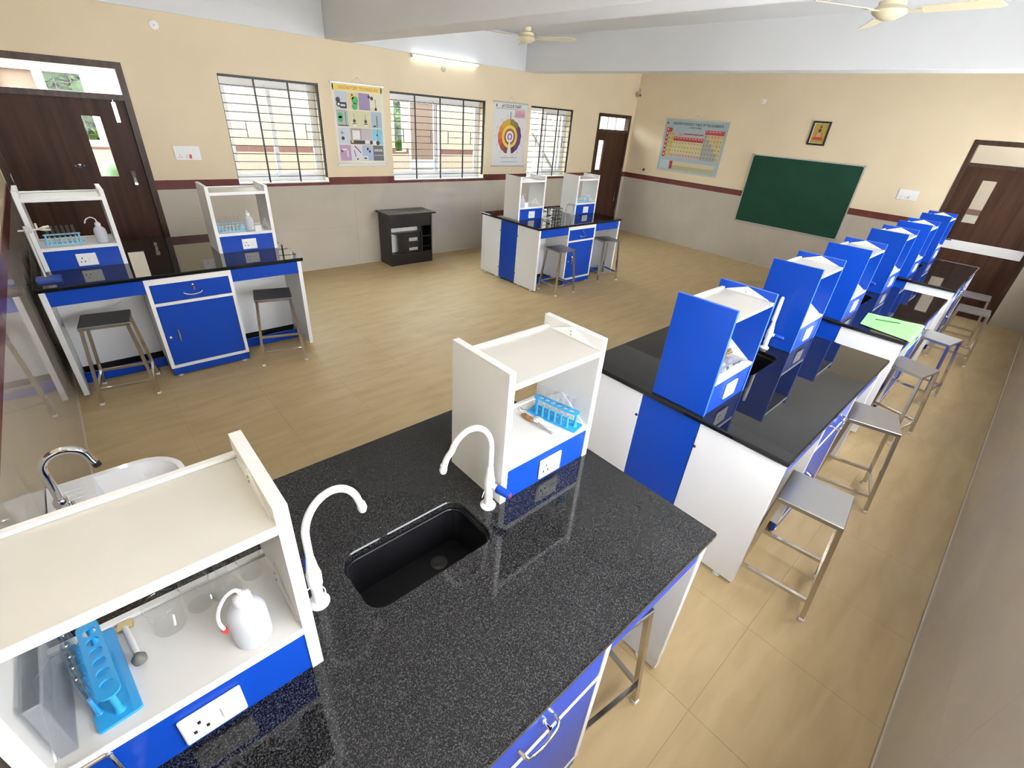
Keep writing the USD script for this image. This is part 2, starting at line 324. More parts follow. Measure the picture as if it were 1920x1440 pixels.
bolt(lf, .98, .62, .80); part('hinge', [cyl(.007, .10, (1.035, 1.27, .012), axis='y')], CHROME, d); part('hinge', [cyl(.007, .10, (1.035, .40, .012), axis='y')], CHROME, d)
d, lf = door(3, 'brown wooden door with white kick band on the right', BOARD, (ROOM_X, D3[1], 0), D3[1]-D3[0], (.293, .445))
part('kick_band', rb(.20, 1.105, .905, 1.035, -.030, -.018, .002), M('white_band', (.80, .80, .80), .25), lf)
part('handle', [tube([(.235, 1.03, -.02), (.235, 1.03, .03)], .008), tube([(.235, 1.03, .03), (.30, 1.03, .032)], .008), bx(.215, .255, .95, 1.08, -.028, -.022)], BLK, lf)

# ------------------------------------------------------------------ what lies beyond the back wall: passage and the other wing
YO = 11.77
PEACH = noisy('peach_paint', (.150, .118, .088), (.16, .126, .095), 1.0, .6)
ow = [(-1.2, WZ0, 1.22, WZ1), (6.75, WZ0, 7.05, WZ1), (7.12, -.01, 8.05, 2.32)]
o = thing('wall_opposite', 'sunlit cream wall of the wing across the passage', None, (-4, YO, 0), basis=BACK, kind='structure')
P = sbox(0, 0, 24, 3.4).difference(unary_union([sbox(a+4, c, b+4, dd) for a, c, b, dd in ow]))
part('plaster', ext(P, .2, -.2), PEACH, o)
k = 0
for x in np.arange(0, 24, .62):
    g = sbox(x+.006, BAND0, x+.614, BAND1+.01).difference(unary_union([sbox(a+4, c, b+4, dd) for a, c, b, dd in ow]))
    if g.area > .01: part('band_tile', ext(g, .01, 0), OUTBAND, o)
part('passage_floor', bx(-4, 20, ROOM_Y+TH, YO, -.1, -.01), noisy('passage_tile', (.16, .135, .10), (.19, .16, .125), 2, .3), None, 'pale tiled floor of the passage outside'); tag(stage.GetPrimAtPath('/World/passage_floor'), kind='structure')
part('outdoor_ground', bx(-15, 25, YO+.2, 30, -.1, -.01), noisy('outdoor_soil', (.24, .22, .12), (.34, .30, .18), 3, .8), None, 'ground beyond the other wing'); tag(stage.GetPrimAtPath('/World/outdoor_ground'), kind='structure')
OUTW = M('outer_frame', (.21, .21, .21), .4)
w = thing('window_4', 'white framed sliding window of the wing across the passage', None, (0, 0, 0), kind='structure')
a, b, ya = -1.2, 1.22, YO+.02
part('frame', [bx(a, b, ya, ya+.06, WZ0, WZ0+.1), bx(a, b, ya, ya+.06, WZ1-.1, WZ1), bx(a, a+.08, ya, ya+.06, WZ0+.1, WZ1-.1), bx(b-.09, b, ya, ya+.06, WZ0+.1, WZ1-.1), bx(.56, .68, ya, ya+.06, WZ0+.1, WZ1-.1), bx(.0, .14, ya, ya+.06, WZ0+.1, WZ1-.1)], OUTW, w)
part('curtain', bx(.14, .56, ya+.09, ya+.10, WZ0, WZ1), M('brown_curtain', (.13, .085, .06), .8), w)
for z in np.arange(WZ0+.18, WZ1-.1, .105): part('grille_bar', bx(.68, b-.09, ya+.07, ya+.08, z-.006, z+.006), BLK, w)
for x in (.80, 1.0): part('grille_upright', bx(x-.008, x+.008, ya+.07, ya+.08, WZ0, WZ1), BLK, w)
d = thing('door_4', 'brown door with white bands across the passage', None, (7.12, YO, 0), basis=BACK, kind='structure')
part('frame', [bx(0, .07, 0, 2.32, -.06, .01), bx(.86, .93, 0, 2.32, -.06, .01), bx(.07, .86, 2.25, 2.32, -.06, .01)], OUTW, d)
TAUPE = M('taupe_panel', (.075, .05, .037), .4)
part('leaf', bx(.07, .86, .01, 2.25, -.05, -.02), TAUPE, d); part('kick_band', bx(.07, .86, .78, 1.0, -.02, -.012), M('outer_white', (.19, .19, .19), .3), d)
part('handle', tube([(.80, 1.05, -.02), (.80, 1.05, .04), (.72, 1.05, .04)], .012), CHROME, d)
r3w = thing('wall_passage', 'cream banded wall of the passage behind the right door', None, (13.2, ROOM_Y, 0), basis=BOARD, kind='structure')
part('plaster', ext(sbox(-2, 0, 12, 3.4), .2, -.2), PEACH, r3w); part('dado_tile', ext(sbox(-2, 0, 12, BAND0), .006, 0), M('outer_dado', (.17, .155, .13), .3), r3w); part('band_tile', ext(sbox(-2, BAND0, 12, BAND1), .009, 0), OUTBAND, r3w)
for nm, m_, mt, lb in (('floor_passage', bx(ROOM_X+.05, 13.2, -4, ROOM_Y+TH, -.1, -.01), mats['passage_tile'], 'tiled floor of the passage behind the right door'), ('ceiling_passage', bx(ROOM_X+TH, 12.2, -4, ROOM_Y+TH, 3.2, 3.3), WHITEPAINT, 'roof over the passage behind the right door')):
    tag(part(nm, m_, mt, None, lb), kind='structure')
st = thing('staircase', 'pale stair flight with sloping parapet seen through the far barred window', 'staircase', (0, 0, 0))
part('parapet', ext(Polygon([(12.9, .2), (10.9, 2.05), (10.9, 1.75), (12.6, .15)]), .1).apply_transform(np.array([[1, 0, 0, 0], [0, 0, 1, 11.25], [0, 1, 0, 0], [0, 0, 0, 1]])), M('grey_paint', (.19, .19, .18), .6), st)
for k in range(9): part('step', bx(11.0+k*.23, 11.0+(k+1)*.23, 11.32, 11.75, 0, 1.7-k*.19), M('step_stone', (.24, .23, .2), .5), st)
part('handrail', tube([(12.95, 11.2, .85), (10.85, 11.2, 2.75)], .025), M('pale_rail', (.34, .33, .3), .4), st)
for (tx, ty, lab) in ((1.6, 15.5, 'green leafy tree behind the window across the passage, left'), (8.6, 15.8, 'green leafy tree behind the other wing, right')):
    t = thing('tree', lab, 'tree', (tx, ty, -.01), group=None)
    part('trunk', tube([(0, 0, 0), (.05, 0, 1.2), (0, .05, 2.4)], [.14, .11, .07]), BROWN, t)
    n = 9000; c = rng.normal(size=(n, 3)); c /= np.linalg.norm(c, axis=1)[:, None]; c *= (rng.random(n)**.4)[:, None]*np.array([1.9, 1.2, 1.5]); c[:, 2] += 2.3
    u = rng.normal(size=(n, 3)); u /= np.linalg.norm(u, axis=1)[:, None]; v = np.cross(u, rng.normal(size=(n, 3))); v /= np.linalg.norm(v, axis=1)[:, None]; nn = np.cross(u, v)
    V = np.stack([c-u*.16, c+v*.10, c+u*.16, c-v*.10+nn*.012], 1).reshape(-1, 3); f = np.arange(n)[:, None]*4
    part('foliage', trimesh.Trimesh(V, np.vstack([f+[0, 1, 2], f+[0, 2, 3]]), process=False), LEAF, t, kind='stuff')
t = thing('litter_bin', 'green rounded bin seen through the glass panel of the left door', 'bin', (.955, 8.6, -.01))
part('body', lathe([(0, 0), (.13, 0), (.15, .9), (.16, 1.1)], 24), M('bin_green', (.04, .085, .03), .5), t, smooth=30); part('lid', lathe([(.165, 1.1), (.165, 1.13), (.14, 1.22), (.07, 1.29), (0, 1.31)], 24), M('bin_green', (.04, .085, .03), .5), t, smooth=30)

# ------------------------------------------------------------------ benches  (local: x along, y depth, front towards -y, origin at the middle of the footprint)
BL, BW, BH = 1.82, 1.235, .88
def bench(label, loc, top_mat, sink, group=None, BL=BL):
    t = thing('lab_bench', label, 'lab bench', loc, group=group)
    hl, hw = BL/2, BW/2
    SX0, SX1, SY0, SY1 = -.215, .245, -.125, .11
    slab = m3.Manifold.hull_points(np.array(rb(-hl, hl, -hw, hw, BH-.030, BH, .007).vertices, np.float32))
    if sink:
        ring = np.array(rrect(SX0, SX1, SY0, SY1, .055).exterior.coords)[:-1]; big = np.array(rrect(SX0-.004, SX1+.004, SY0-.004, SY1+.004, .059).exterior.coords)[:-1]
        slab = slab - m3.Manifold.hull_points(np.array(lift(ring, BH-.05)+lift(ring, BH+.05), np.float32)) - m3.Manifold.hull_points(np.array(lift(ring, BH-.004)+lift(big, BH+.0001)+lift(big, BH+.01), np.float32))
    part('worktop', slab, top_mat, t)
    if sink:
        o_ = rrect(SX0-.012, SX1+.012, SY0-.012, SY1+.012, .06); i_ = rrect(SX0+.004, SX1-.004, SY0+.004, SY1-.004, .05)
        wl_ = ext(o_.difference(i_), .185, BH-.21); bead = np.array(rrect(SX0+.003, SX1-.003, SY0+.003, SY1-.003, .052).exterior.coords); s = part('sink', [wl_, ext(o_, .008, BH-.212), tube(np.c_[bead, np.full(len(bead), BH-.034)], .004, 6)], BLACKP, t, 'black undermount sink')
        part('drain', [lathe([(0, 0), (.03, 0), (.032, .004), (.02, .006), (0, .003)], 20, .12, .04, BH-.204)], M('drain_dark', (.03, .03, .03), .3), s)
    zt = BH-.030
    for s in (-1, 1):
        xo, xi = s*(hl-.02), s*(hl-.055); a, b = min(xo, xi), max(xo, xi)
        for q in (-1, 1):
            y0, y1 = sorted((q*(hw-.012), q*.178))
            part('end_panel', rb(a, b, y0, y1, .022, zt, .002), WHITE, t)
        bb = part('duct_panel', rb(a+.004*(s < 0), b-.004*(s > 0), -.176, .176, .03, zt, .001), BLUE, t, 'blue middle end panel')
        for yy in (-.185, .185):
            for zz in (.17, .70): part('bolt', ball(.009, (xo, yy, zz), (.8, 1, 1), 1), BLK, bb)
        for yy in (-hw+.10, -.25, .25, hw-.10): part('foot', lathe([(0, 0), (.02, 0), (.02, .006), (.01, .01), (.008, .03), (0, .03)], 14, (a+b)/2, yy, 0), PLAST, t, smooth=30)
    cx0, cx1 = -.30, .305
    for q in (-1, 1):                                               # both faces of the island
        yf = q*(hw-.014); yb = q*.178; S = lambda y0, y1: (min(y0, y1), max(y0, y1))
        for (x0, x1) in ((-hl+.056, cx0-.001), (cx1+.001, hl-.056)):
            part('knee_panel', bx(x0, x1, *S(yb, yb-q*.018), .078, zt), WHITE, t)
            part('toe_board', bx(x0, x1, *S(yb-q*.02, yb-q*.03), .004, .10), BLACKG, t, 'black toe board')
            part('foot_board', rb(x0, x1, *S(yf-q*.255, yf-q*.273), .003, .09), BLUE, t, 'blue foot board')
            part('apron', rb(x0, x1, *S(yf-q*.004, yf-q*.022), .742, zt-.002), BLUE, t, 'blue apron')
        fr = ext(sbox(cx0, .078, cx1, zt).difference(unary_union([sbox(cx0+.026, .652, cx1-.026, .802), sbox(cx0+.026, .104, cx1-.026, .628)])), .012)
        M4 = np.array([[1, 0, 0, 0], [0, 0, q, yf-(0 if q > 0 else 0)], [0, 1, 0, 0], [0, 0, 0, 1.0]])
        M4 = np.array([[1, 0, 0, 0], [0, 0, -q, yf], [0, 1, 0, 0], [0, 0, 0, 1.0]]); fr.apply_transform(M4)
        if fr.volume < 0: fr.invert()
        body = [fr, bx(cx0, cx0+.018, *S(yf-q*.012, yb-q*.0), .078, zt), bx(cx1-.018, cx1, *S(yf-q*.012, yb), .078, zt), bx(cx0+.018, cx1-.018, *S(yf-q*.012, yb), .08, .098)]
        part('cabinet', body, EDGEW, t)
        part('plinth', rb(cx0+.004, cx1-.004, *S(yf-q*.004, yf-q*.03), .012, .077, .004), BLUE, t, 'blue plinth')
        dr = part('drawer', rb(cx0+.029, cx1-.029, *S(yf-q*.001, yf-q*.018), .655, .799), BLUE, t)
        hz, yh = .715, yf+q*.026
        pts = [(-.066, yf, .722), (-.064, yh-q*.006, .718)] + [(x, yh+q*.004*(1-(x/.06)**2), .700+.012*(x/.06)**2) for x in np.linspace(-.056, .056, 9)] + [(.064, yh-q*.006, .718), (.066, yf, .722)]
        part('handle', tube(pts, .0055, 8), CHROME, dr, smooth=40)
        part('lock', [cyl(.011, .012, (.012, yf+q*.004, .770), axis='y'), cyl(.005, .03, (.012, yf+q*.016, .770), axis='y'), bx(.007, .017, *S(yf+q*.028, yf+q*.031), .735, .775)], CHROME, dr)
        do = part('door', rb(cx0+.029, cx1-.029, *S(yf-q*.001, yf-q*.018), .107, .625), BLUE, t)
        hx = -.178 if q < 0 else .178
        part('handle', tube([(hx, yf, .435), (hx, yf+q*.022, .425)] + [(hx, yf+q*(.024+.006*math.sin(PI*k)), .425-.105*k) for k in (.25, .5, .75)] + [(hx, yf+q*.022, .32), (hx, yf, .31)], [.007, .008, .0085, .008, .006, .005, .004], 8), CHROME, do, smooth=40)
        part('lock', [cyl(.012, .014, (hx-.062*(1 if q < 0 else -1), yf+q*.004, .36), axis='y'), cyl(.005, .02, (hx-.062*(1 if q < 0 else -1), yf+q*.014, .36), axis='y')], CHROME, do)
        for xx in (cx0+.05, cx1-.05): part('foot', lathe([(0, 0), (.02, 0), (.02, .008), (.012, .012), (0, .012)], 14, xx, yf-q*.02, 0), PLAST, t)
    return t
GB = 'blue and white island benches'
bN = bench('lab bench with grey speckled granite top and sink, nearest the camera', (.910, 1.395, 0), GRANITE, True, GB, 1.80)
bL = bench('lab bench with black top against the left wall, before the dark door', (.942, 5.47, 0), POLISH, False, GB)
bF = copy(bL, 'lab bench standing by the far corner of the window wall', (5.833, 5.47, 0), 0, GB)
bA1 = bench('lab bench with black top and sink, second in the right-hand row', (3.378, 1.383, 0), POLISH, True, GB)
bA2 = copy(bA1, 'lab bench with the green cloth on its top, third in the right-hand row', (5.712, 1.39, 0), 0, GB)
bA3 = copy(bA1, 'lab bench farthest along the right-hand row, by the banded door', (8.065, 1.39, 0), 0, GB)

# ------------------------------------------------------------------ reagent shelf units (local: origin front-left bottom corner, front faces -y)
def socket_plate(parent, cx, cz, w=.122, h=.092, y=0):
    p = part('socket_plate', rb(cx-w/2, cx+w/2, y-.010, y-.0002, cz-h/2, cz+h/2, .003), PLATE, parent, 'white socket plate')
    part('pin_hole', [bx(cx-.030, cx-.024, y-.0108, y-.0098, cz+.008, cz+.018), bx(cx-.042, cx-.036, y-.0108, y-.0098, cz-.018, cz-.008), bx(cx-.018, cx-.012, y-.0108, y-.0098, cz-.018, cz-.008)], DARK, p)
    part('rocker_switch', rb(cx+.014, cx+.040, y-.0145, y-.0098, cz-.018, cz+.018, .002), PLATE, p)
def shelf_unit(name, label, loc, blue, group):
    t = thing(name, label, 'shelf unit', loc, group=group)
    w, dp, H, th = (.50, .31, .56, .028) if not blue else (.465, .305, .575, .018)
    zl, zu, bt = (.168, .513, .024) if not blue else (.190, .531, .017)
    sm = BLUE if blue else WHITE
    for x0 in (0, w-th):
        sp = part('side_panel', rb(x0, x0+th, 0, dp, .0005, H, .0015), PALE if not blue else BLUE, t)
        part('edge_band', [bx(x0, x0+th, -.0012, 0, .0005, H), bx(x0, x0+th, 0, dp, H, H+.0008)], EDGEW if not blue else BLUEEDGE, sp)
        xi = x0+th if x0 == 0 else x0
        s = 1 if x0 == 0 else -1
        for z0, hh in ((zu+.001, H-zu-.002), (zl+.001, .085)):
            g = hull([(xi + s*e, y, z) for e in (.0003, .004) for y, z in ((.025, z0), (dp-.04, z0), (dp*.5, z0+hh))])
            gg = part('gusset', g, EDGEW, t)
            for dz in (.25, .55): part('screw', ball(.004, (xi+s*.005, dp*.5, z0+hh*dz), (.5, 1, 1), 1), STEEL, gg)
    for nm, z in (('top_shelf', zu), ('lower_shelf', zl)):
        s_ = part(nm, bx(th, w-th, .002, dp-.018, z-bt, z), (CREAM if nm == 'top_shelf' else PALE), t)
        part('edge_band', bx(th, w-th, .0005, .002, z-bt, z+.0004), EDGEW, s_)
        part('back_rail', rb(th, w-th, dp-.036, dp-.018, z+.0005, z+.010, .001), EDGEW, s_)
    fp = part('front_panel', bx(th, w-th, .003, .021, .001, zl-bt-.0005), BLUE, t, 'blue front panel')
    part('back_panel', bx(th, w-th, dp-.021, dp-.003, .001, zl-bt-.0005), BLUE, t, 'blue back panel')
    socket_plate(fp, w*.52, .064 if not blue else .088, y=.003)
    return t
GW, GBL = 'white reagent shelf units', 'blue reagent shelf units'
uN1 = shelf_unit('reagent_shelf', 'white shelf unit nearest the camera, holding beakers and wash bottle', (.034, 1.232, BH), False, GW)
uN2 = copy(uN1, 'white shelf unit beyond the sink on the granite bench', (1.264, 1.377, BH))
uL1 = copy(uN1, 'white shelf unit at the left wall, in front of the dark door', (.115, 5.284, BH))
uL2 = copy(uN1, 'white shelf unit on the right end of the left wall bench', (1.277, 5.284, BH))
uF1 = copy(uN1, 'white shelf unit on the left end of the far bench', (5.015, 5.38, BH))
uF2 = copy(uN1, 'white shelf unit beside the far corner door, right end of far bench', (6.20, 5.375, BH))
uA = shelf_unit('blue_reagent_shelf', 'blue shelf unit nearest in the right-hand row, with brown splints inside', (2.495, 1.207, BH), True, GBL)
for lab, x, y in (('second blue shelf unit from the front, behind a white tap', 3.765, 1.245), ('third blue shelf unit from the front, before the green cloth', 4.835, 1.235), ('fourth blue shelf unit from the front', 6.125, 1.245),
                  ('fifth blue shelf unit from the front', 7.19, 1.235), ('farthest blue shelf unit, beside the banded door', 8.48, 1.245)):
    copy(uA, lab, (x, y, BH))

# ------------------------------------------------------------------ stools
def stool(label, loc, rot, group):
    t = thing('lab_stool', label, 'stool', loc, rot, group)
    hs, H = .152, .612
    part('seat', [rb(-hs, hs, -hs+.008, hs-.008, H-.007, H, .003), bx(-hs+.001, hs-.001, -hs+.009, -hs+.012, H-.024, H-.006), bx(-hs+.001, hs-.001, hs-.012, hs-.009, H-.024, H-.006), bx(-hs+.001, -hs+.004, -hs+.01, hs-.01, H-.024, H-.006), bx(hs-.004, hs-.001, -hs+.01, hs-.01, H-.024, H-.006)], SEATST, t)
    ft, tp = .180, .132
    L = lambda sx, sy, z: np.array([sx*(ft+(tp-ft)*z/H), sy*(ft+(tp-ft)*z/H), z])
    for sx in (-1, 1):
        for sy in (-1, 1):
            lg = part('leg', sq(L(sx, sy, .012), L(sx, sy, H-.008), .022, ref=(1, 0, 0)), STEEL, t)
            part('foot_cap', rb(*(L(sx, sy, 0)[0]+np.array([-.014, .014])), *(L(sx, sy, 0)[1]+np.array([-.014, .014])), 0, .018, .003), PLAST, lg)
    z = .125
    for s in (-1, 1):
        part('rung', sq(L(-1, s, z), L(1, s, z), .018, .018), STEEL, t)
        part('rung', sq(L(s, -1, z), L(s, 1, z), .018, .018), STEEL, t)
    return t
GS = 'square steel stools'
s0 = stool('steel stool nearest the camera in the right aisle', (2.745, .640, 0), math.radians(7), GS)
for lab, x, y, r in (('second steel stool along the right aisle', 3.925, .672, 15), ('third steel stool along the right aisle', 5.15, .690, -13), ('fourth steel stool in the right aisle, below the green cloth bench', 6.225, .675, -11),
                     ('fifth steel stool in the right aisle, before the banded door', 7.76, .577, 3), ('farthest steel stool in the right aisle', 8.60, .650, 2), ('steel stool pushed under the granite bench', 1.43, .976, -7.5),
                     ('steel stool at the left wall bench, nearest the left wall', .344, 4.845, -7.5), ('steel stool at the right end of the left wall bench', 1.52, 4.80, -14.5),
                     ('steel stool at the left end of the far bench', 5.295, 4.765, -3), ('steel stool at the right end of the far bench', 6.42, 4.85, -15)):
    copy(s0, lab, (x, y, 0), math.radians(r))

# ------------------------------------------------------------------ taps
def faucet(label, loc, rot, bend, group='white swan-neck laboratory taps'):
    "local: spout over +x, valve towards -y"
    t = thing('laboratory_tap', label, 'tap', loc, rot, group)
    part('body', lathe([(0, 0), (.029, 0), (.030, .006), (.026, .012), (.016, .016), (.0155, .07), (.020, .085), (.021, .125), (.016, .15), (.0115, .19), (0, .19)], 24), PLAST, t, smooth=35)
    p = [(0, 0, .17), (0, 0, .24)] + [(.081*(1-math.cos(a)), 0, .265+.115*math.sin(a)) for a in np.linspace(.15, PI*.86, 16)] + bend
    part('spout', tube(smooth_path(p, 3), .0105, 12), PLAST, t, smooth=40)
    e = np.array(bend[-1]); part('nozzle', [tube([e+(-.003, 0, .02), e, e-(0, 0, .012)], [.012, .0135, .010], 10)], PLAST, t, smooth=40)
    part('valve_stem', tube([(0, -.01, .105), (0, -.036, .103)], .012, 12), PLAST, t, smooth=40)
    v = part('valve_knob', tube([(0, -.034, .103), (0, -.04, .103), (0, -.086, .098), (0, -.090, .098)], [.014, .017, .014, .011], 12), BLUE, t, 'blue valve knob', smooth=40)
    part('cap', tube([(0, -.0895, .098), (0, -.093, .0975)], .008, 12), RED, v, 'red cap')
    part('thread_tape', [tube(smooth_path([(.012, .01, .09), (.028, .014, .085), (.034, .02, .07), (.045, .022, .062)], 4), .0022, 6), tube(smooth_path([(-.012, .01, .08), (-.02, .012, .06), (-.018, .016, .045)], 4), .002, 6)], PLAST, t)
    return t
f1 = faucet('white swan-neck tap on the left of the granite bench sink', (.592, 1.400, BH), math.radians(6), [(.158, 0, .30), (.168, 0, .262)])
f2 = faucet('white swan-neck tap on the right of the granite bench sink', (1.226, 1.400, BH), math.radians(172), [(.172, .0, .29), (.184, .0, .25)])
# the right-hand tap's valve faces the aisle, so its copy elsewhere keeps that side
f3 = faucet('white tap between first and second blue shelf units', (3.695, 1.39, BH), math.radians(194), [(.158, 0, .30), (.165, 0, .262)])
for o in (f1, f2, f3):                                                    # valve on the aisle side
    for n_ in ('valve_stem', 'valve_knob', 'thread_tape'):
        UsdGeom.Xformable(stage.GetPrimAtPath(str(o.GetPath())+'/'+n_)).AddRotateZOp().Set({f1: 165, f2: 205, f3: 180}[o] if False else (165 if o == f1 else 205 if o == f2 else 180))
copy(f1, 'white tap hidden behind the nearest blue shelf unit', (3.03, 1.41, BH), math.radians(4))
copy(f3, 'white tap beside the fourth blue shelf unit', (6.04, 1.40, BH), math.radians(180))
copy(f3, 'white tap beside the farthest blue shelf unit', (8.41, 1.40, BH), math.radians(180))

# ------------------------------------------------------------------ glassware and small things
def wash_bottle(label, loc, rot, group='milky plastic wash bottles', red=False, tube_pts=None, s=1.0):
    t = thing('wash_bottle', label, 'wash bottle', loc, rot, group)
    part('body', lathe([(0, 0), (.034, 0), (.039, .004), (.040, .02), (.040, .082), (.038, .096), (.031, .110), (.020, .119), (.0165, .122), (.0165, .128), (0, .128)], 36), MILKY, t, smooth=40)
    part('cap', lathe([(0, .126), (.019, .126), (.020, .130), (.018, .146), (.012, .150), (.007, .153), (.006, .160), (0, .160)], 24), PLAST, t, smooth=35)
    pts = tube_pts or [(0, 0, .155), (-.004, 0, .175), (-.028, 0, .190), (-.058, 0, .178), (-.074, 0, .150)]
    sp = part('spout', tube(smooth_path(pts, 5), .0042, 8), PLAST, t, smooth=40)
    if red:
        e, d_ = np.array(pts[-1], float), np.array(pts[-1], float)-np.array(pts[-2], float); d_ /= np.linalg.norm(d_)
        part('tip', tube([e, e+d_*.006, e+d_*.024], [.0065, .006, .001], 10), RED, sp, 'red nozzle tip', smooth=40)
    return t
SHN, SHB = BH+.1685, BH+.1905
wash_bottle('milky wash bottle with red tip on the nearest white shelf', (.415, 1.287, SHN), math.radians(10), red=True, tube_pts=[(0, 0, .157), (-.010, 0, .172), (-.030, 0, .168), (-.048, 0, .142), (-.054, 0, .110), (-.050, 0, .082)])
wb = wash_bottle('milky wash bottle with curved tube on the left wall shelf unit', (.512, 5.345, SHN), math.radians(5))
wash_bottle('milky wash bottle on the shelf unit at the right end of the left wall bench', (1.590, 5.37, SHN), math.radians(100), tube_pts=[(0, 0, .155), (0, 0, .165), (-.012, .01, .172), (-.028, .02, .160)])
wash_bottle('milky wash bottle at the left front of the far bench shelf', (5.092, 5.40, SHN), math.radians(80))

def rack(label, loc, rot, tubes_up, tubes_down, mat=LBLUE, group='blue test tube racks'):
    "local: length along x, pegs along -y side"
    t = thing('test_tube_rack', label, 'test tube rack', loc, rot, group)
    part('base_plate', ext(rrect(-.118, .118, -.036, .036, .006), .007), mat, t)
    hol = [Point(-.075+k*.030, .004).buffer(.0115, quad_segs=5) for k in range(6)]
    part('top_plate', ext(rrect(-.108, .108, -.016, .022, .017).difference(unary_union(hol)), .0045, .068), mat, t)
    for x in (-.096, .096): part('post', tube([(x, .003, .007), (x, .003, .02), (x, .003, .068)], [.010, .0065, .006], 10), mat, t, smooth=40)
    for k in range(6): part('peg', tube([(-.075+k*.030, -.026, .006), (-.075+k*.030, -.026, .012), (-.075+k*.030, -.027, .060)], [.0075, .0055, .004], 8), mat, t, smooth=40)
    return t
def test_tube(label, loc, group, R=None, name='test_tube'):
    o = thing(name, label, 'test tube', (0, 0, 0), group=group)
    X = UsdGeom.Xformable(o); X.ClearXformOpOrder()
    if R is None: R = np.eye(3)
    X.MakeMatrixXform().Set(Gf.Matrix4d(*R[0], 0, *R[1], 0, *R[2], 0, *loc, 1))
    return o
def tube_mesh(h=.125, r=.0082):
    a = np.linspace(0, PI/2, 6)
    prof = [(r*math.sin(x), r-r*math.cos(x)) for x in a] + [(r, h-.002), (r+.0012, h), (r-.0004, h), (r-.0008, h-.002)]
    return lathe(prof, 16)
TM = tube_mesh(); first_tube = []
ORD = ['first', 'second', 'third', 'fourth', 'fifth', 'sixth']
def put_tubes(rackloc, rot, which, group, label, down=False, rev=False):
    for k in which:
        lx, ly, lz = (-.075+k*.030, .004, .0075) if not down else (-.075+k*.030, -.0265, .138)
        c, s = math.cos(rot), math.sin(rot)
        loc = (rackloc[0]+c*lx-s*ly, rackloc[1]+s*lx+c*ly, rackloc[2]+lz)
        R = np.eye(3) if not down else np.diag([1.0, -1, -1])
        o = test_tube(ORD[5-k if rev else k]+' '+label, loc, group, R)
        if not first_tube: part('glass', TM, TUBEGL, o, smooth=40); first_tube.append(o)
        else: o.GetReferences().AddInternalReference(first_tube[0].GetPath()); o.SetInstanceable(True)
r1 = (.1515, 1.380, SHN); a1 = math.radians(96)+PI
rack('blue test tube rack with inverted tubes on the nearest white shelf', r1, math.radians(-84), (), ())
put_tubes(r1, math.radians(-84), range(0, 6), 'test tubes inverted on the nearest rack', 'inverted test tube from the front, on the nearest blue rack', down=True, rev=True)
r2_ = (1.655, 1.492, SHN)
rack('blue test tube rack with upright tubes beyond the granite bench sink', r2_, math.radians(-78), (), ())
put_tubes(r2_, math.radians(-78), range(0, 6), 'test tubes in the rack beyond the sink', 'upright test tube from the front, in the blue rack beyond the sink', rev=True)
r3 = (.285, 5.40, SHN)
rack('pale blue test tube rack on the left wall shelf unit', r3, 0, (), (), CYAN)
put_tubes(r3, 0, range(0, 6), 'test tubes at the left wall', 'test tube from the left, in the rack at the left wall')
r4 = (1.430, 5.375, SHN)
rack('pale blue test tube rack at the right end of the left wall bench', r4, 0, (), (), CYAN)
put_tubes(r4, 0, range(0, 6), 'test tubes at the right end of the left wall bench', 'test tube from the left, in the rack at the left bench\'s right end')
rack('pale blue test tube rack on the shelf unit beside the far corner door', (6.50, 5.50, SHN), math.radians(-35), (), (), CYAN)

def beaker(label, loc, r, h, group='glass beakers at the back of the nearest shelf'):
    t = thing('glass_beaker', label, 'beaker', loc, group=group)
    part('glass', lathe([(0, .001), (r-.004, .001), (r-.001, .003), (r, .007), (r, h-.006), (r+.004, h), (r+.0035, h+.0008)], 30), LABGL, t, smooth=40)
    return t
beaker('large glass beaker nearest the burner on the front shelf', (.275, 1.43, SHN), .033, .085)
beaker('second glass beaker from the burner on the front shelf', (.342, 1.448, SHN), .030, .09)
def flask(label, loc):
    t = thing('conical_flask', label, 'flask', loc)
    part('glass', lathe([(0, .001), (.030, .001), (.034, .005), (.031, .016), (.013, .070), (.012, .090), (.015, .094)], 30), LABGL, t, smooth=40)
flask('glass conical flask behind the nearest wash bottle', (.400, 1.446, SHN))
beaker('small glass beaker in the right back corner of the front shelf', (.462, 1.462, SHN), .026, .07)

t = thing('spatula_burner', 'small burner with taped handle lying on the nearest shelf', 'burner', (.205, 1.436, SHN))
part('cup', lathe([(0, 0), (.006, .0), (.013, .004), (.014, .014), (.009, .022), (.004, .026), (0, .026)], 20, .004, -.060, 0), M('grey_pot', (.14, .14, .13), .5), t, smooth=40)
part('stem', tube([(.003, -.046, .016), (-.002, -.010, .012), (-.010, .045, .008)], [.006, .0075, .006], 10), PLAST, t, 'white taped stem', smooth=40)
part('plate', hull([(-.026, .045, .001), (.004, .043, .001), (.006, .066, .002), (-.022, .068, .002), (-.026, .045, .006), (.004, .043, .006), (.006, .066, .006), (-.022, .068, .006)]), M('brass_plate', (.50, .40, .20), .35, .6), t, 'brass end plate')
t = thing('plastic_box', 'clear plastic box at the left end of the nearest shelf', 'box', (.0705, 1.258, SHN))
bw, bd, bh = .027, .222, .165
part('wall', [bx(0, .002, 0, bd, 0, bh), bx(bw-.002, bw, 0, bd, 0, bh), bx(.002, bw-.002, 0, .002, 0, bh), bx(.002, bw-.002, bd-.002, bd, 0, bh), bx(.002, bw-.002, .002, bd-.002, 0, .002)], CLEARP, t)
part('rim', [tube([(0, 0, bh), (bw, 0, bh), (bw, bd, bh), (0, bd, bh), (0, 0, bh)], .0025, 6)], CLEARP, t)
t = thing('wire_frame_stand', 'chrome wire frame standing in front of the nearest blue panel', 'wire frame', (.034, 1.196, BH))
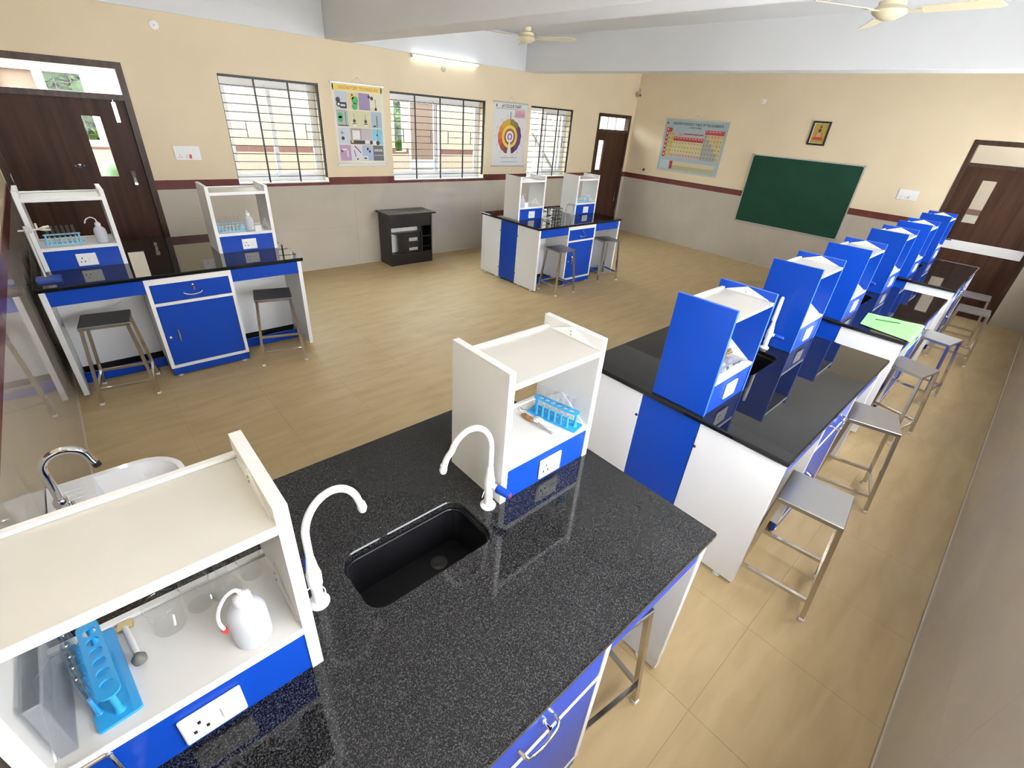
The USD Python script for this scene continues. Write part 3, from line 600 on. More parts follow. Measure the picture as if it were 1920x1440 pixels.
part('hoop', tube([(-.02, 0, .004), (-.02, 0, .188), (-.015, 0, .195), (.104, 0, .195), (.110, 0, .188), (.116, -.01, .004)], .0042, 8), CHROME, t, smooth=40)
part('foot', tube([(-.02, -.06, .0045), (-.02, .02, .0045)], .0042, 8), CHROME, t, smooth=40); part('foot', tube([(.116, -.07, .0045), (.116, .015, .0045)], .0042, 8), CHROME, t, smooth=40)
def brush(label, loc, rot):
    t = thing('bottle_brush', label, 'brush', loc, rot)
    part('handle', tube([(0, 0, .010), (.012, 0, .012), (.05, 0, .012), (.062, 0, .010)], [.007, .011, .010, .007], 12), BROWN, t, 'brown cork handle', smooth=40)
    ws = [tube(smooth_path([(.06+.11*k/10, .008*math.sin(k*1.4+p), .010+.005*math.cos(k*1.7+p)) for k in range(11)], 3), .0013, 5) for p in (0, 1.6, 3.1, 4.7)]
    part('wires', ws, STEEL, t)
brush('wooden-handled wire brush lying beyond the granite bench sink', (1.555, 1.585, SHN), math.radians(-88))
t = thing('paper_scrap', 'crumpled white paper beside the blue rack beyond the sink', 'paper', (1.590, 1.50, SHN), math.radians(-85))
g = np.array([(x, y, .003+.010*meshkit.noise(np.array([[x*40, y*40, 1.]]))[0]) for x in np.linspace(-.045, .045, 10) for y in np.linspace(-.018, .018, 6)])
f = [(i*6+j, (i+1)*6+j, (i+1)*6+j+1, i*6+j+1) for i in range(9) for j in range(5)]
v_ = np.vstack([g, g-(0, 0, .001)]); f2_ = [(a+60, d_+60, c+60, b+60) for a, b, c, d_ in f]
part('sheet', trimesh.Trimesh(v_, [x for q in f+f2_ for x in ((q[0], q[1], q[2]), (q[0], q[2], q[3]))], process=False), PLAST, t)
t = thing('wire_loop', 'thin wire loop on the shelf beyond the granite bench sink', 'wire', (1.585, 1.63, SHN))
part('wire', tube([(.03, -.06, .003), (.01, -.015, .003)] + arc((.0, .0, .003), .010, -1.2, 5.0, 12, (1, 0, 0), (0, 1, 0)), .0014, 6), STEEL, t)

t = thing('splint_bundle', 'crumpled foil bag with brown splints in the nearest blue unit', 'splints', (2.74, 1.335, SHB))
n = 16; xs, ys = np.meshgrid(np.linspace(-.20, .16, n), np.linspace(-.10, .12, n), indexing='ij')
zz = .006 + .022*meshkit.noise(np.stack([xs*38, ys*38, xs*0+2], -1))*np.clip(1-(np.abs(xs+.02)/.2)**4, 0, 1)
g = np.stack([xs, ys, zz], -1).reshape(-1, 3); f = [(i*n+j, (i+1)*n+j, (i+1)*n+j+1, i*n+j+1) for i in range(n-1) for j in range(n-1)]
v_ = np.vstack([g, g-(0, 0, .003)]); K = n*n
part('foil_bag', trimesh.Trimesh(v_, [x for q in f for x in ((q[0], q[1], q[2]), (q[0], q[2], q[3]), (q[2]+K, q[1]+K, q[0]+K), (q[3]+K, q[2]+K, q[0]+K))], process=False), M('silver_foil', (.62, .62, .60), .32, .6), t)
for k in range(12): part('splint', sq((.06+.008*(k % 4)+rng.uniform(-.004, .004), -.02+.009*(k//4), .030+.005*(k//4)), (.155+.004*(k % 3), .05+.009*(k//4)-.10*(k % 4)*.25, .030+.005*(k//4)), .006, .004), BROWN, t)

# the green cloth draped over the bench edge
t = thing('green_cloth', 'bright green cloth draped over a black bench top in the right-hand row', 'cloth', (0, 0, 0))
def cloth():
    nx, ny = 18, 26; P0 = {}
    A, B_, C, D = np.array([5.30, 1.150]), np.array([4.915, 1.115]), np.array([4.83, .767]), np.array([5.40, .767])
    rows = []
    for j in range(ny):
        v = j/(ny-1); row = []
        for i in range(nx):
            u = i/(nx-1)
            if v < .78:
                q = v/.78; p = (1-q)*((1-u)*B_+u*A)+q*((1-u)*C+u*D); z = BH+.004+.006*meshkit.noise(np.array([[p[0]*14, p[1]*9, 3.]]))[0]
                row.append((p[0], p[1], z))
            else:
                q = (v-.78)/.22; x = (1-u)*(C[0])+u*D[0]; d = .02+.085*q*(1-.85*u)
                row.append((x, .767-.010-.006*math.sin(x*30)*q, BH+.004-d*q-.002))
        rows.append(row)
    g = np.array(rows).reshape(-1, 3); f = [(i*nx+j, i*nx+j+1, (i+1)*nx+j+1, (i+1)*nx+j) for i in range(ny-1) for j in range(nx-1)]
    K = len(g); v_ = np.vstack([g, g-(0, 0, .0025)])
    return trimesh.Trimesh(v_, [x for q in f for x in ((q[0], q[2], q[1]), (q[0], q[3], q[2]), (q[0]+K, q[1]+K, q[2]+K), (q[0]+K, q[2]+K, q[3]+K))], process=False)
part('cloth', cloth(), GREENC, t, smooth=True)
t = thing('pencil', 'dark pencil lying across the green cloth', 'pencil', (5.17, .985, BH+.016), math.radians(-62))
part('shaft', cyl(.0038, .17, axis='x', n=6), M('pencil_paint', (.06, .10, .05), .4), t); part('tip', tube([(.085, 0, 0), (.098, 0, 0)], [.0036, .0005], 6), BLK, t)

# left wall bench: clamp stand
t = thing('clamp_stand', 'steel clamp stand with blue base and white clamp on the left wall bench', 'clamp stand', (.125, 5.045, BH), math.radians(-2))
part('base', ext(rrect(-.065, .075, -.055, .075, .015), .018), M('stand_blue', (.015, .06, .32), .35), t, 'blue base plate')
part('rod', tube([(-.012, .05, .018), (-.012, .05, .37)], .0085, 12), M('bright_rod', (.72, .72, .72), .35, .4), t, smooth=40)
part('boss', [rb(-.018, .018, .032, .068, .325, .355, .004)], CREAM, t)
part('clamp', [tube([(-.05, .05, .34), (.06, .05, .345)], .006, 8), tube([(.06, .05, .345), (.085, .03, .36), (.115, .036, .363)], .008, 8), tube([(.06, .05, .345), (.085, .07, .335), (.115, .064, .335)], .008, 8), tube([(.05, .05, .345), (.05, .05, .385)], .006, 8)], M('clamp_ivory', (.75, .72, .63), .4), t, 'ivory clamp jaws')

# far bench apparatus
t = thing('tripod_stand', 'thin grey tripod stand beside the far corner shelf unit', 'tripod', (6.03, 5.31, BH))
part('ring', tube(arc((0, 0, .17), .06, 0, 2*PI, 25, (1, 0, 0), (0, 1, 0)), .004, 6), STEEL, t)
for k in range(3): part('leg', tube([(.06*math.cos(k*2.1), .06*math.sin(k*2.1), .17), (.075*math.cos(k*2.1), .075*math.sin(k*2.1), 0)], .0035, 6), STEEL, t)
t = thing('wire_basket', 'black wire basket on the far bench beside the white burner', 'basket', (5.70, 5.30, BH))
ws = []
for z in (.004, .05, .10, .145): ws.append(('wire_hoop', tube([(-.06, -.06, z), (.06, -.06, z), (.06, .06, z), (-.06, .06, z), (-.06, -.06, z)], .0042, 6)))
for x, y in ((-.06, -.06), (-.02, -.06), (.02, -.06), (.06, -.06), (.06, .0), (.06, .06), (.0, .06), (-.06, .06), (-.06, .0)): ws.append(('wire_upright', tube([(x, y, .002), (x, y, .150)], .0042, 6)))
for nm, m in ws: part(nm, m, BLK, t)
t = thing('gas_burner', 'white and black burner apparatus on the far bench', 'burner', (5.535, 5.27, BH))
part('body', lathe([(0, 0), (.042, 0), (.044, .01), (.02, .03), (.016, .055), (.026, .075), (.026, .11), (.018, .13), (0, .13)], 20), M('burner_grey', (.52, .52, .52), .35), t, smooth=40)
part('collar', lathe([(.0, .045), (.024, .045), (.026, .06), (.022, .072), (0, .072)], 20), BLK, t, smooth=40)
part('gas_hose', tube(smooth_path([(-.04, 0, .02), (-.09, -.02, .02), (-.11, .02, .012), (-.06, .05, .008), (.02, .055, .008)], 5), .006, 8), PLAST, t, smooth=40)
part('top_plate', rb(-.11, .05, -.05, .05, .131, .137, .001), STEEL, t); part('knob', lathe([(0, .137), (.015, .137), (.012, .16), (.005, .17), (.004, .185), (0, .185)], 14, -.05, 0), BLK, t, smooth=40); part('knob', lathe([(0, .137), (.009, .137), (.009, .165), (0, .165)], 14, .0, .0), BLK, t, smooth=40)

# ------------------------------------------------------------------ wash basin and chrome tap on the left wall
t = thing('wash_basin', 'white ceramic wash basin on the glossy left wall', 'basin', (.009, 2.29, .80))
def plan(x0, x1, hy, r): 
    p = sbox(x0, -hy, x1-r*.9, hy).union(affinity.scale(Point(x1-hy*1.0, 0).buffer(hy, quad_segs=10), 1, 1)) if False else rrect(x0, x1, -hy, hy, r).union(sbox(x0, -hy, x0+r+.02, hy))
    return np.array(p.exterior.coords)
def lift(P, z): return [(x, y, z) for x, y in P]
H3 = lambda pts: m3.Manifold.hull_points(np.array(pts, np.float32))
outer = H3(lift(plan(0, .42, .26, .15), 0)+lift(plan(0, .41, .25, .15), -.06)+lift(plan(0, .26, .16, .08), -.17))
inner = H3(lift(plan(.135, .40, .235, .13), .01)+lift(plan(.14, .395, .23, .13), -.02)+lift(plan(.17, .33, .15, .07), -.135))
body = outer-inner
for s in (-1, 1): 
    for k in range(4): body = body + m3.Manifold.cube([.055, .008, .006]).translate([.05, s*(.10+.03*k), -.002])
part('bowl', body, CERAM, t, smooth=32); part('waste', lathe([(0, 0), (.022, 0), (.022, .004), (0, .003)], 20, .25, 0, -.136), CHROME, t)
part('waste_pipe', tube([(.25, 0, -.17), (.25, 0, -.30), (.20, 0, -.34), (.12, 0, -.30), (0, 0, -.30)], .02, 10), PLAST, t, smooth=40)
t = thing('swan_neck_tap', 'chrome swan-neck tap on the white wash basin', 'tap', (.072, 2.285, .80))
part('body', lathe([(0, 0), (.026, 0), (.027, .006), (.021, .012), (.020, .085), (.022, .09), (.022, .105), (.017, .115), (0, .115)], 24), CHROME, t, smooth=35)
part('spout', tube([(0, 0, .10), (0, 0, .16), (-.002, 0, .22)] + arc((.056, 0, .235), .058, PI, .25, 14) + [(.116, 0, .232), (.122, 0, .215)], .0125, 14), CHROME, t, smooth=40)
part('aerator', tube([(.121, 0, .218), (.126, 0, .198)], .0125, 12), BLK, t)
part('lever', [tube([(.0, -.0, .06), (.03, -.02, .062)], .011, 10), tube([(.03, -.02, .062), (.045, -.035, .07)], .012, 10), tube([(.03, -.02, .062), (.026, .0, .09)], .006, 8)], CHROME, t, smooth=40)

# ------------------------------------------------------------------ black wooden counter by the window wall
t = thing('podium_desk', 'small black wooden desk with open shelves against the window wall', 'desk', (3.835, 6.87, 0))
w_, d_, h_ = .735, .33, .775
part('top', rb(-.045, w_+.03, -.07, d_, h_-.022, h_, .003), DKWOOD, t)
for x in (0, w_-.02): part('side_panel', bx(x, x+.02, 0, d_, 0, h_-.022), DKWOOD, t)
part('front_board', bx(.02, w_-.02, .004, .022, .565, h_-.022), DKWOOD, t); part('plinth', bx(.02, w_-.02, .006, .024, 0, .175), DKWOOD, t)
part('bottom_board', bx(.02, w_-.02, .024, d_, .155, .175), DKWOOD, t)
part('middle_panel', bx(.545, .563, .01, d_-.02, .176, .562), DKWOOD, t)
for z in (.24, .32, .40, .48): part('shelf', bx(.564, w_-.021, .01, d_-.02, z, z+.016), DKWOOD, t) if z in (.24, .40) else None
part('back_sheet', bx(.021, .544, .125, .131, .176, .562), M('back_grey', (.74, .74, .74), .5), t, 'pale grey recessed sheet')
part('rear_board', bx(.021, w_-.021, d_-.012, d_-.004, .02, .75), DKWOOD, t)
part('inner_stand', [bx(.085, .544, .03, .124, .462, .48), bx(.15, .335, .035, .055, .176, .461), bx(.336, .544, .035, .055, .395, .461), bx(.336, .544, .035, .055, .245, .335), bx(.336, .544, .035, .055, .176, .186)], DKWOOD, t)

# ------------------------------------------------------------------ chalkboard, charts, framed picture, switch plates
t = thing('chalkboard', 'dark green chalkboard with aluminium frame', 'chalkboard', (ROOM_X-.011, 4.493, .708), basis=BOARD)
bwid, bhei = 4.493-2.697, 1.864-.708
part('board', bx(.012, bwid-.012, .012, bhei-.012, 0, .014), GREENB, t)
part('frame', ext(sbox(0, 0, bwid, bhei).difference(sbox(.018, .018, bwid-.018, bhei-.018)), .022), ALU, t)
for u in (0, bwid-.03):
    for v in (0, bhei-.03): part('corner_cap', rb(u-.002, u+.032, v-.002, v+.032, 0, .025, .002), M('grey_cap', (.35, .36, .36), .4), t)

def patch(x0, x1, y0, y1, z=.0015, h=.0004): return bx(x0, x1, y0, y1, z, z+h)
INK = M('print_black', (.03, .03, .035), .5); PW = M('print_white', (.74, .74, .72), .45)
def P_(name, c): return M('print_'+name, c, .45)
def chart(name, label, loc, basis, w, h, ground):
    t = thing(name, label, 'wall chart', loc, basis=basis)
    part('sheet', bx(0, w, .012, h-.012, 0, .0014), ground, t)
    part('top_rail', rb(-.012, w+.012, h-.022, h, -.001, .012, .002), ALU, t); part('bottom_rail', rb(-.012, w+.012, 0, .022, -.001, .012, .002), ALU, t)
    part('hanging_cord', tube([(w*.35, h-.005, .006), (w*.5, h+.06, .003), (w*.65, h-.005, .006)], .0015, 5), M('cord_grey', (.45, .44, .42), .6), t)
    part('nail', cyl(.006, .014, (w*.5, h+.06, .004)), STEEL, t)
    return t
WY = ROOM_Y-.0015
# 1: laboratory techniques
w, h = .735, .985
t = chart('techniques_chart', 'chart of laboratory techniques with many small pictures', (3.312, WY, 1.378), BACK, w, h, P_('cream', (.74, .70, .52)))
part('margin', [patch(.02, .035, .03, h-.03, .0015), patch(w-.035, w-.02, .03, h-.03, .0015), patch(.02, w-.02, .03, .045, .0015)], PW, t)
part('heading_strip', patch(.02, w-.02, h-.09, h-.025), P_('yellow', (.80, .62, .12)), t)
part('heading', text('LABORATORY TECHNIQUES', .034, w/2+.01, h-.075, .0019, bold=True, center=True, width=.56), P_('orange', (.55, .16, .03)), t)
rows = [[('paleblue', .40), ('skin', .0), ('violet', .0), ('cream2', 0)], [('greygreen', 0), ('lime', 0), ('lime', 0), ('slate', 0)], [('paleblue', 0), ('pinkgrey', 0), ('pinkgrey', 0), ('aqua', 0)], [('mauve', 0), ('lilac', 0), ('powder', 0), ('dkgrey', 0)]]
cols = {'paleblue': (.50, .56, .62), 'skin': (.66, .55, .36), 'violet': (.28, .22, .40), 'cream2': (.68, .67, .50), 'greygreen': (.36, .42, .42), 'lime': (.60, .60, .36), 'slate': (.38, .46, .55), 'pinkgrey': (.50, .44, .46), 'aqua': (.22, .52, .66), 'mauve': (.44, .28, .46), 'lilac': (.66, .63, .69), 'powder': (.38, .46, .64), 'dkgrey': (.11, .13, .14)}
y = h-.10; rh = (h-.16)/4
icons = {'INK': [], 'G': [], 'W': [], 'R': [], 'Y': []}
for r, row in enumerate(rows):
    for c, (k, _) in enumerate(row):
        x0, x1 = .042+c*(w-.084)/4, .042+(c+1)*(w-.084)/4; y1 = y-r*rh-.006; y0 = y1-rh+.012
        gap = 0 if (k in ('lime', 'pinkgrey') and c == 1) else .004
        part('picture', patch(x0+.002, x1-.002+(.004 if gap == 0 else 0), y0, y1), P_(k, cols[k]), t)
        cx, cy = (x0+x1)/2, (y0+y1)/2; Z = .0020
        C = lambda x, y_, r_, z_=Z: cyl(r_, .0004, (x, y_, z_), 14)
        q = (r, c)
        if q == (0, 0): icons['INK'] += [C(x0+.04, y0+.10, .030), C(x0+.045, y0+.05, .032)]; icons['W'] += [C(x0+.045, y0+.05, .016, Z+.0006), patch(x0+.07, x1-.03, y0+.03, y0+.05, Z)]; icons['INK'] += [bx(x0+.06, x1-.01, y0+.005, y0+.075, Z-.0003, Z)]
        if q == (0, 1): icons['G'] += [C(cx+.03, cy+.01, .045), C(cx+.02, y0+.035, .04)]; icons['INK'] += [C(cx-.005, y1-.03, .012)]; icons['Y'] += [C(cx-.01, cy+.045, .03)]
        if q == (0, 2): icons['INK'] += [C(x1-.01, y1-.035, .018)]
        if q == (0, 3): icons['INK'] += [patch(cx-.003, cx+.003, y0+.02, cy+.04, Z), C(cx, y0+.02, .018), C(x0+.03, y1-.05, .022)]
        if q == (1, 0): icons['G'] += [C(x0+.05, cy+.03, .035), C(x0+.05, cy-.01, .036)]; icons['INK'] += [patch(cx+.04, cx+.046, y0+.02, y1-.02, Z), patch(x0+.02, x1-.01, y0+.01, y0+.02, Z)]
        if r == 1 and c in (1, 2): icons['INK'] += [patch(cx-.002, cx+.002, cy-.02, cy+.06, Z), C(cx, cy-.025, .02), patch(cx-.025, cx+.025, y0+.035, y0+.045, Z)] ; icons['W'] += [patch(cx-.02, cx+.02, y0+.005, y0+.033, Z)]
        if q == (1, 3): icons['INK'] += [patch(cx+.0, cx+.010, y0+.01, cy+.05, Z), patch(cx-.05, cx-.015, y0+.01, y0+.03, Z)]
        if q == (2, 0): icons['INK'] += [C(cx-.02, cy-.03, .022), patch(cx-.03, cx-.025, cy+.01, cy+.07, Z), patch(cx-.055, cx, cy+.035, cy+.04, Z)]
        if q == (2, 1): icons['R'] += [patch(x0+.02, x0+.03, y0+.05, y1-.01, Z), patch(x1-.01, x1, y0+.05, y1-.01, Z), patch(x0+.02, x1, y1-.02, y1-.01, Z)]; icons['W'] += [patch(x0+.04, x1-.02, y0+.06, y1-.03, Z)]; icons['Y'] += [C(x0+.03, y0+.03, .018)]
        if q == (2, 1) or q == (2, 2): icons['INK'] += [patch(x0+.0, x1, y0+.0, y0+.045, Z-.0003)]
        if q == (2, 2): icons['W'] += [patch(x0+.05, x1-.04, y0+.005, y0+.05, Z)]
        if q == (2, 3): icons['INK'] += [patch(cx-.002, cx+.003, y0+.03, y1-.01, Z), C(cx, y0+.02, .028), C(cx-.005, cy+.02, .012)]; icons['W'] += [patch(x0+.005, x0+.08, y0, y0+.05, Z-.0003)]
        if q == (3, 0): icons['W'] += [patch(cx-.05, cx+.02, cy+.03, cy+.05, Z), patch(cx+.02, cx+.035, cy-.05, cy+.03, Z)]; icons['INK'] += [C(cx-.05, cy+.02, .015)]
        if q == (3, 1): icons['INK'] += [sq((cx-.03, y1-.01, Z), (cx+.06, cy, Z), .012, .0006), sq((cx-.04, cy+.03, Z), (cx-.02, cy-.05, Z), .010, .0006), C(cx+.005, y0+.02, .012)]
        if q == (3, 2): icons['INK'] += [C(cx+.0, cy+.05, .017), C(cx+.03, cy+.02, .016), patch(cx-.06, cx-.02, y0+.02, y0+.04, Z)]; icons['W'] += [patch(x0+.01, x0+.08, y0+.005, y0+.06, Z-.0003)]
        if q == (3, 3): icons['W'] += [patch(x0+.02+k_*.022, x0+.032+k_*.022, cy+.02, cy+.05, Z) for k_ in range(6)] + [patch(x0+.02, x1-.01, cy-.03, cy-.024, Z)]
for k, c in (('INK', INK), ('G', P_('green', (.05, .40, .12))), ('W', PW), ('R', P_('brown', (.35, .20, .10))), ('Y', P_('amber', (.75, .50, .08)))):
    part('picture_detail', icons[k], c, t, kind='stuff')
# 2: pH colour chart
w, h = .755, .985
t = chart('colour_chart', 'pH colour chart with a big rainbow wheel', (6.035, WY, 1.355), BACK, w, h, P_('paper', (.70, .70, .70)))
part('heading', text('pH COLOUR CHART', .045, w/2+.02, h-.085, .0016, bold=True, center=True, width=.44), INK, t)
part('heading_rule', [patch(.04, w-.04, h-.105, h-.101), patch(.055, .075, h-.085, h-.045)], INK, t)
part('note_box', patch(.475, .71, h-.225, h-.115), P_('pink', (.66, .36, .44)), t); part('note_text', [text('NOTE', .014, .56, h-.14, .0020)]+[patch(.49, .70, h-.165-.014*k, h-.161-.014*k, .0020) for k in range(4)], P_('plum', (.40, .12, .18)), t)
C = (.385, .47)
sect = [(.20, .06, .05), (.36, .07, .05), (.55, .10, .04), (.62, .16, .05), (.62, .25, .05), (.62, .33, .05), (.58, .36, .05), (.26, .20, .05), (.20, .17, .07), (.11, .045, .13), (.12, .04, .16), (.14, .05, .18), (.13, .05, .15), (.09, .02, .07)]
for k, c in enumerate(sect):
    a0, a1 = math.radians(262-k*24.6), math.radians(262-(k+1)*24.6); am = (a0+a1)/2
    pol = [(C[0]+.13*math.cos(a), C[1]+.13*math.sin(a)) for a in np.linspace(a0, a1, 4)] + [(C[0]+.262*math.cos(a1), C[1]+.262*math.sin(a1)), (C[0]+.272*math.cos(am), C[1]+.272*math.sin(am)), (C[0]+.262*math.cos(a0), C[1]+.262*math.sin(a0))]
    part('colour_sector', ext(Polygon(pol), .0004, .0015), P_('ph%d' % k, c), t)
ring = lambda r0, r1, z: ext(Point(*C).buffer(r1, quad_segs=12).difference(Point(*C).buffer(r0, quad_segs=12)) if r0 else Point(*C).buffer(r1, quad_segs=12), .0004, z)
part('yellow_ring', ring(.125, .175, .0021), P_('ringyellow', (.78, .58, .06)), t)
part('brown_ring', ring(.088, .125, .0021), P_('ringbrown', (.30, .10, .06)), t)
part('white_ring', ring(.055, .090, .0027), PW, t); part('violet_ring', ring(.030, .055, .0027), P_('ringviolet', (.26, .12, .42)), t); part('hub', ring(0, .030, .0027), PW, t)
part('pointer_gap', ext(Polygon([(C[0]-.012, C[1]-.04), (C[0]+.012, C[1]-.04), (C[0]+.055, C[1]-.30), (C[0]-.055, C[1]-.30)]), .0004, .0032), PW, t)
part('needle', patch(C[0]-.009, C[0]+.005, C[1]+.255, C[1]+.37), INK, t)
part('tick_label', [cyl(.016, .0004, (C[0]+.315*math.cos(a), C[1]+.315*math.sin(a), .0017), 10) for a in np.radians(np.linspace(255, -75, 14))], P_('palegreen', (.55, .58, .42)), t)
part('note_line', [patch(.20, .60, .14, .146), patch(.20, .60, .075, .081)], P_('tealink', (.10, .20, .22)), t)
# 3: periodic table
w, h = 1.345, .955
t = chart('periodic_table_chart', 'wide periodic table chart left of the chalkboard', (ROOM_X-.0015, 6.44, 1.378), BOARD, w, h, P_('skyblue', (.36, .46, .50)))
part('heading', text('MODERN PERIODIC TABLE OF THE ELEMENTS', .040, w/2+.04, h-.105, .0016, bold=True, center=True, width=1.06), INK, t)
part('subheading', text('(LONG FORM)', .026, w/2, h-.155, .0016, bold=True, center=True, width=.26), INK, t); part('emblem', [cyl(.018, .0004, (.055, h-.085, .0017), 12)], INK, t)
cw, ch = .0655, .075; X0, Y1 = .118, h-.165
grp = {}
def cell(k, c, r, y1=None, x0=None):
    xa = (x0 if x0 is not None else X0)+c*cw; yb = (y1 if y1 is not None else Y1)-r*ch
    grp.setdefault(k, []).append(patch(xa+.0015, xa+cw-.0015, yb-ch+.0015, yb-.0015, .0016))
for r in range(7):
    cell('red', -1, r)
    if r == 0: cell('red', 0, 0); cell('red', 17, 0)
    for c in range(18):
        if r == 0 and c == 17: continue
        if r >= 1 and c == 0: cell('green', c, r)
        elif r >= 1 and c == 1: cell('orange', c, r)
        elif r >= 3 and 2 <= c <= 11: cell('yellow' if r < 6 else 'pink', c, r)
        elif r >= 1 and 12 <= c <= 16: cell('orange2' if (c-12) > (r-1)+1 and r < 4 else ('grey' if (c-12) <= r-1 else 'yellow2'), c, r)
        elif c == 17: cell('yellow2', c, r)
for c in range(2, 12): cell('red', c, 2)
for c in range(12, 17): cell('red', c, 0)
for r in range(2):
    cell('red', 2, r, y1=.20, x0=X0+cw*.4)
    for c in range(3, 17): cell('yellow3' if r == 0 else 'olive', c, r, y1=.20, x0=X0+cw*.4)
grp['pale'] = [patch(.045, .26, .045, .205, .0016)]; grp['pink2'] = [patch(X0+cw*3.2, X0+cw*5, Y1-ch*1.8, Y1-ch*1.1, .0016)]; grp['red'] += [patch(X0+cw*5.2, X0+cw*11.6, Y1-ch*1.35, Y1-ch*1.1, .0016)]; grp['beige'] = [patch(X0+cw*3.2, X0+cw*11.6, Y1-ch*1.99, Y1-ch*1.82, .0016)]
pc = {'red': (.48, .03, .035), 'green': (.42, .48, .16), 'orange': (.62, .42, .10), 'yellow': (.62, .56, .27), 'pink': (.55, .40, .42), 'orange2': (.62, .42, .20), 'grey': (.36, .35, .32), 'yellow2': (.60, .50, .22), 'yellow3': (.60, .53, .36), 'olive': (.44, .40, .18), 'pale': (.45, .58, .62), 'pink2': (.58, .30, .38), 'beige': (.52, .45, .36)}
for k, v in grp.items(): part('printed_cells', v, P_('pt_'+k, pc[k]), t, kind='stuff')
marks = []
for (c, r) in [(c, r) for c in range(-1, 18) for r in range(7)]:
    if (c in (0, 17, -1)) or r >= 1 and (c <= 1 or c >= 12) or r >= 2: marks.append((c, r))
part('white_numerals', [patch(X0-cw+.02, X0-.02, Y1-r*ch-.045, Y1-r*ch-.018, .0021) for r in range(7)] + [patch(X0+c*cw+.018, X0+c*cw+.045, Y1-2*ch-.028, Y1-2*ch-.014, .0021) for c in range(2, 12)] + [patch(X0+c*cw+.018, X0+c*cw+.045, Y1-.030, Y1-.016, .0021) for c in range(12, 17)], PW, t, kind='stuff')
part('symbols', [patch(X0+c*cw+.018, X0+c*cw+.040, Y1-r*ch-.040, Y1-r*ch-.022, .0021) for c, r in marks if c >= 0 and not (r == 2 and 2 <= c <= 11)], P_('symbolink', (.20, .17, .12)), t, kind='stuff')

t = thing('framed_picture', 'small dark framed picture with yellow ground above the chalkboard', 'picture', (ROOM_X-.011, 3.678, 2.082), basis=BOARD)
w, h = .272, .347
part('frame', ext(sbox(0, 0, w, h).difference(sbox(.026, .026, w-.026, h-.026)), .02), M('frame_black', (.014, .007, .004), .35), t)
part('mount', bx(.02, w-.02, .02, h-.02, 0, .006), PW, t); part('ground', patch(.040, w-.034, .034, h-.032, .006), P_('ochre', (.45, .34, .045)), t)
part('robe', ext(Polygon([(.055, .075), (.21, .075), (.215, .10), (.185, .13), (.085, .13), (.055, .10)]), .0005, .0066), P_('robe_red', (.48, .07, .04)), t)
part('torso', ext(Polygon([(.085, .12), (.19, .12), (.18, .19), (.155, .215), (.12, .215), (.095, .19)]), .0005, .0071), P_('torso', (.58, .35, .16)), t)
part('shawl', [ext(Polygon([(.075, .12), (.10, .12), (.115, .205), (.09, .19)]), .0005, .0076), ext(Polygon([(.175, .12), (.205, .12), (.19, .19), (.165, .205)]), .0005, .0076)], P_('shawl', (.50, .20, .06)), t)
part('beard', ext(affinity.scale(Point(.137, .215).buffer(.022), 1, 1.3), .0005, .0081), P_('beard', (.08, .04, .03)), t)
part('face', cyl(.018, .0005, (.138, .246, .0083), 16), P_('face', (.45, .30, .17)), t); part('hair', [ext(Polygon([(.12, .255), (.156, .255), (.148, .275), (.138, .30), (.128, .275)]), .0005, .0086)], P_('hair', (.07, .04, .03)), t)

def switchboard(label, loc, basis, w, h, red=False):
    t = thing('switch_plate', label, 'switch plate', loc, basis=basis)
    part('plate', rb(0, w, 0, h, 0, .012, .003), PLATE, t)
    for k in range(4): part('switch', rb(w*.12+k*w*.2, w*.12+k*w*.2+.028, h*.56, h*.56+.045, .011, .016, .002), PLATE, t)
    for k in (0, 2): part('socket', [cyl(.004, .002, (w*.2+k*.035+dx, h*.28+dy, .0122), 8) for dx, dy in ((0, .012), (-.012, -.008), (.012, -.008))], DARK, t)
    part('indicator', bx(w*.55, w*.63, h*.14, h*.42, .011, .014), RED if red else M('grey_switch', (.5, .5, .5), .4), t, 'red indicator' if red else None)
switchboard('white switch plate with red indicator between left door and window', (1.435, ROOM_Y-.0005, 1.44), BACK, .255, .147, True)
switchboard('white switch plate between chalkboard and banded door', (ROOM_X-.0005, 2.145, 1.462), BOARD, .25, .145)
for lab, bs, lc in (('round white wall cap above the left switch plate', BACK, (1.548, ROOM_Y-.0005, 2.671)), ('round cap under the glowing tube light', BACK, (5.044, ROOM_Y-.0005, 2.665)), ('round white wall cap above the chalkboard', BOARD, (ROOM_X-.0005, 4.60, 2.675))):
    t = thing('wall_cap', lab, 'wall cap', lc, basis=bs); part('disc', lathe([(0, 0), (.042, 0), (.042, .006), (.034, .012), (0, .014)], 24), PLATE if 'tube' not in lab else M('beige_cap', (.5, .47, .38), .5), t, smooth=35); part('screw', ball(.006, (0, 0, .014), (1, 1, .6), 1), STEEL, t)
t = thing('cable_outlet', 'small black cable outlet below the periodic table chart', 'outlet', (ROOM_X-.0005, 6.752, 1.335), basis=BOARD); part('grommet', lathe([(.008, 0), (.024, 0), (.024, .012), (.016, .02), (.008, .012)], 18), BLK, t); part('cable', tube([(0, 0, 0), (0, -.004, .03), (.01, -.02, .035)], .007, 8), BLK, t)

# tube light
t = thing('tube_light', 'glowing white tube light on the window wall', 'lamp', (0, 0, 0))
part('batten', rb(4.49, 5.66, ROOM_Y-.034, ROOM_Y-.0125, 2.755, 2.782, .003), PLATE, t)
part('tube', cyl(.0135, 1.13, (5.073, ROOM_Y-.051, 2.762), 16, 'x'), TUBE_SOFT, t, 'glowing tube')
for x in (4.497, 5.650): part('end_cap', rb(x-.012, x+.012, ROOM_Y-.068, ROOM_Y-.030, 2.742, 2.782, .003), PLATE, t)

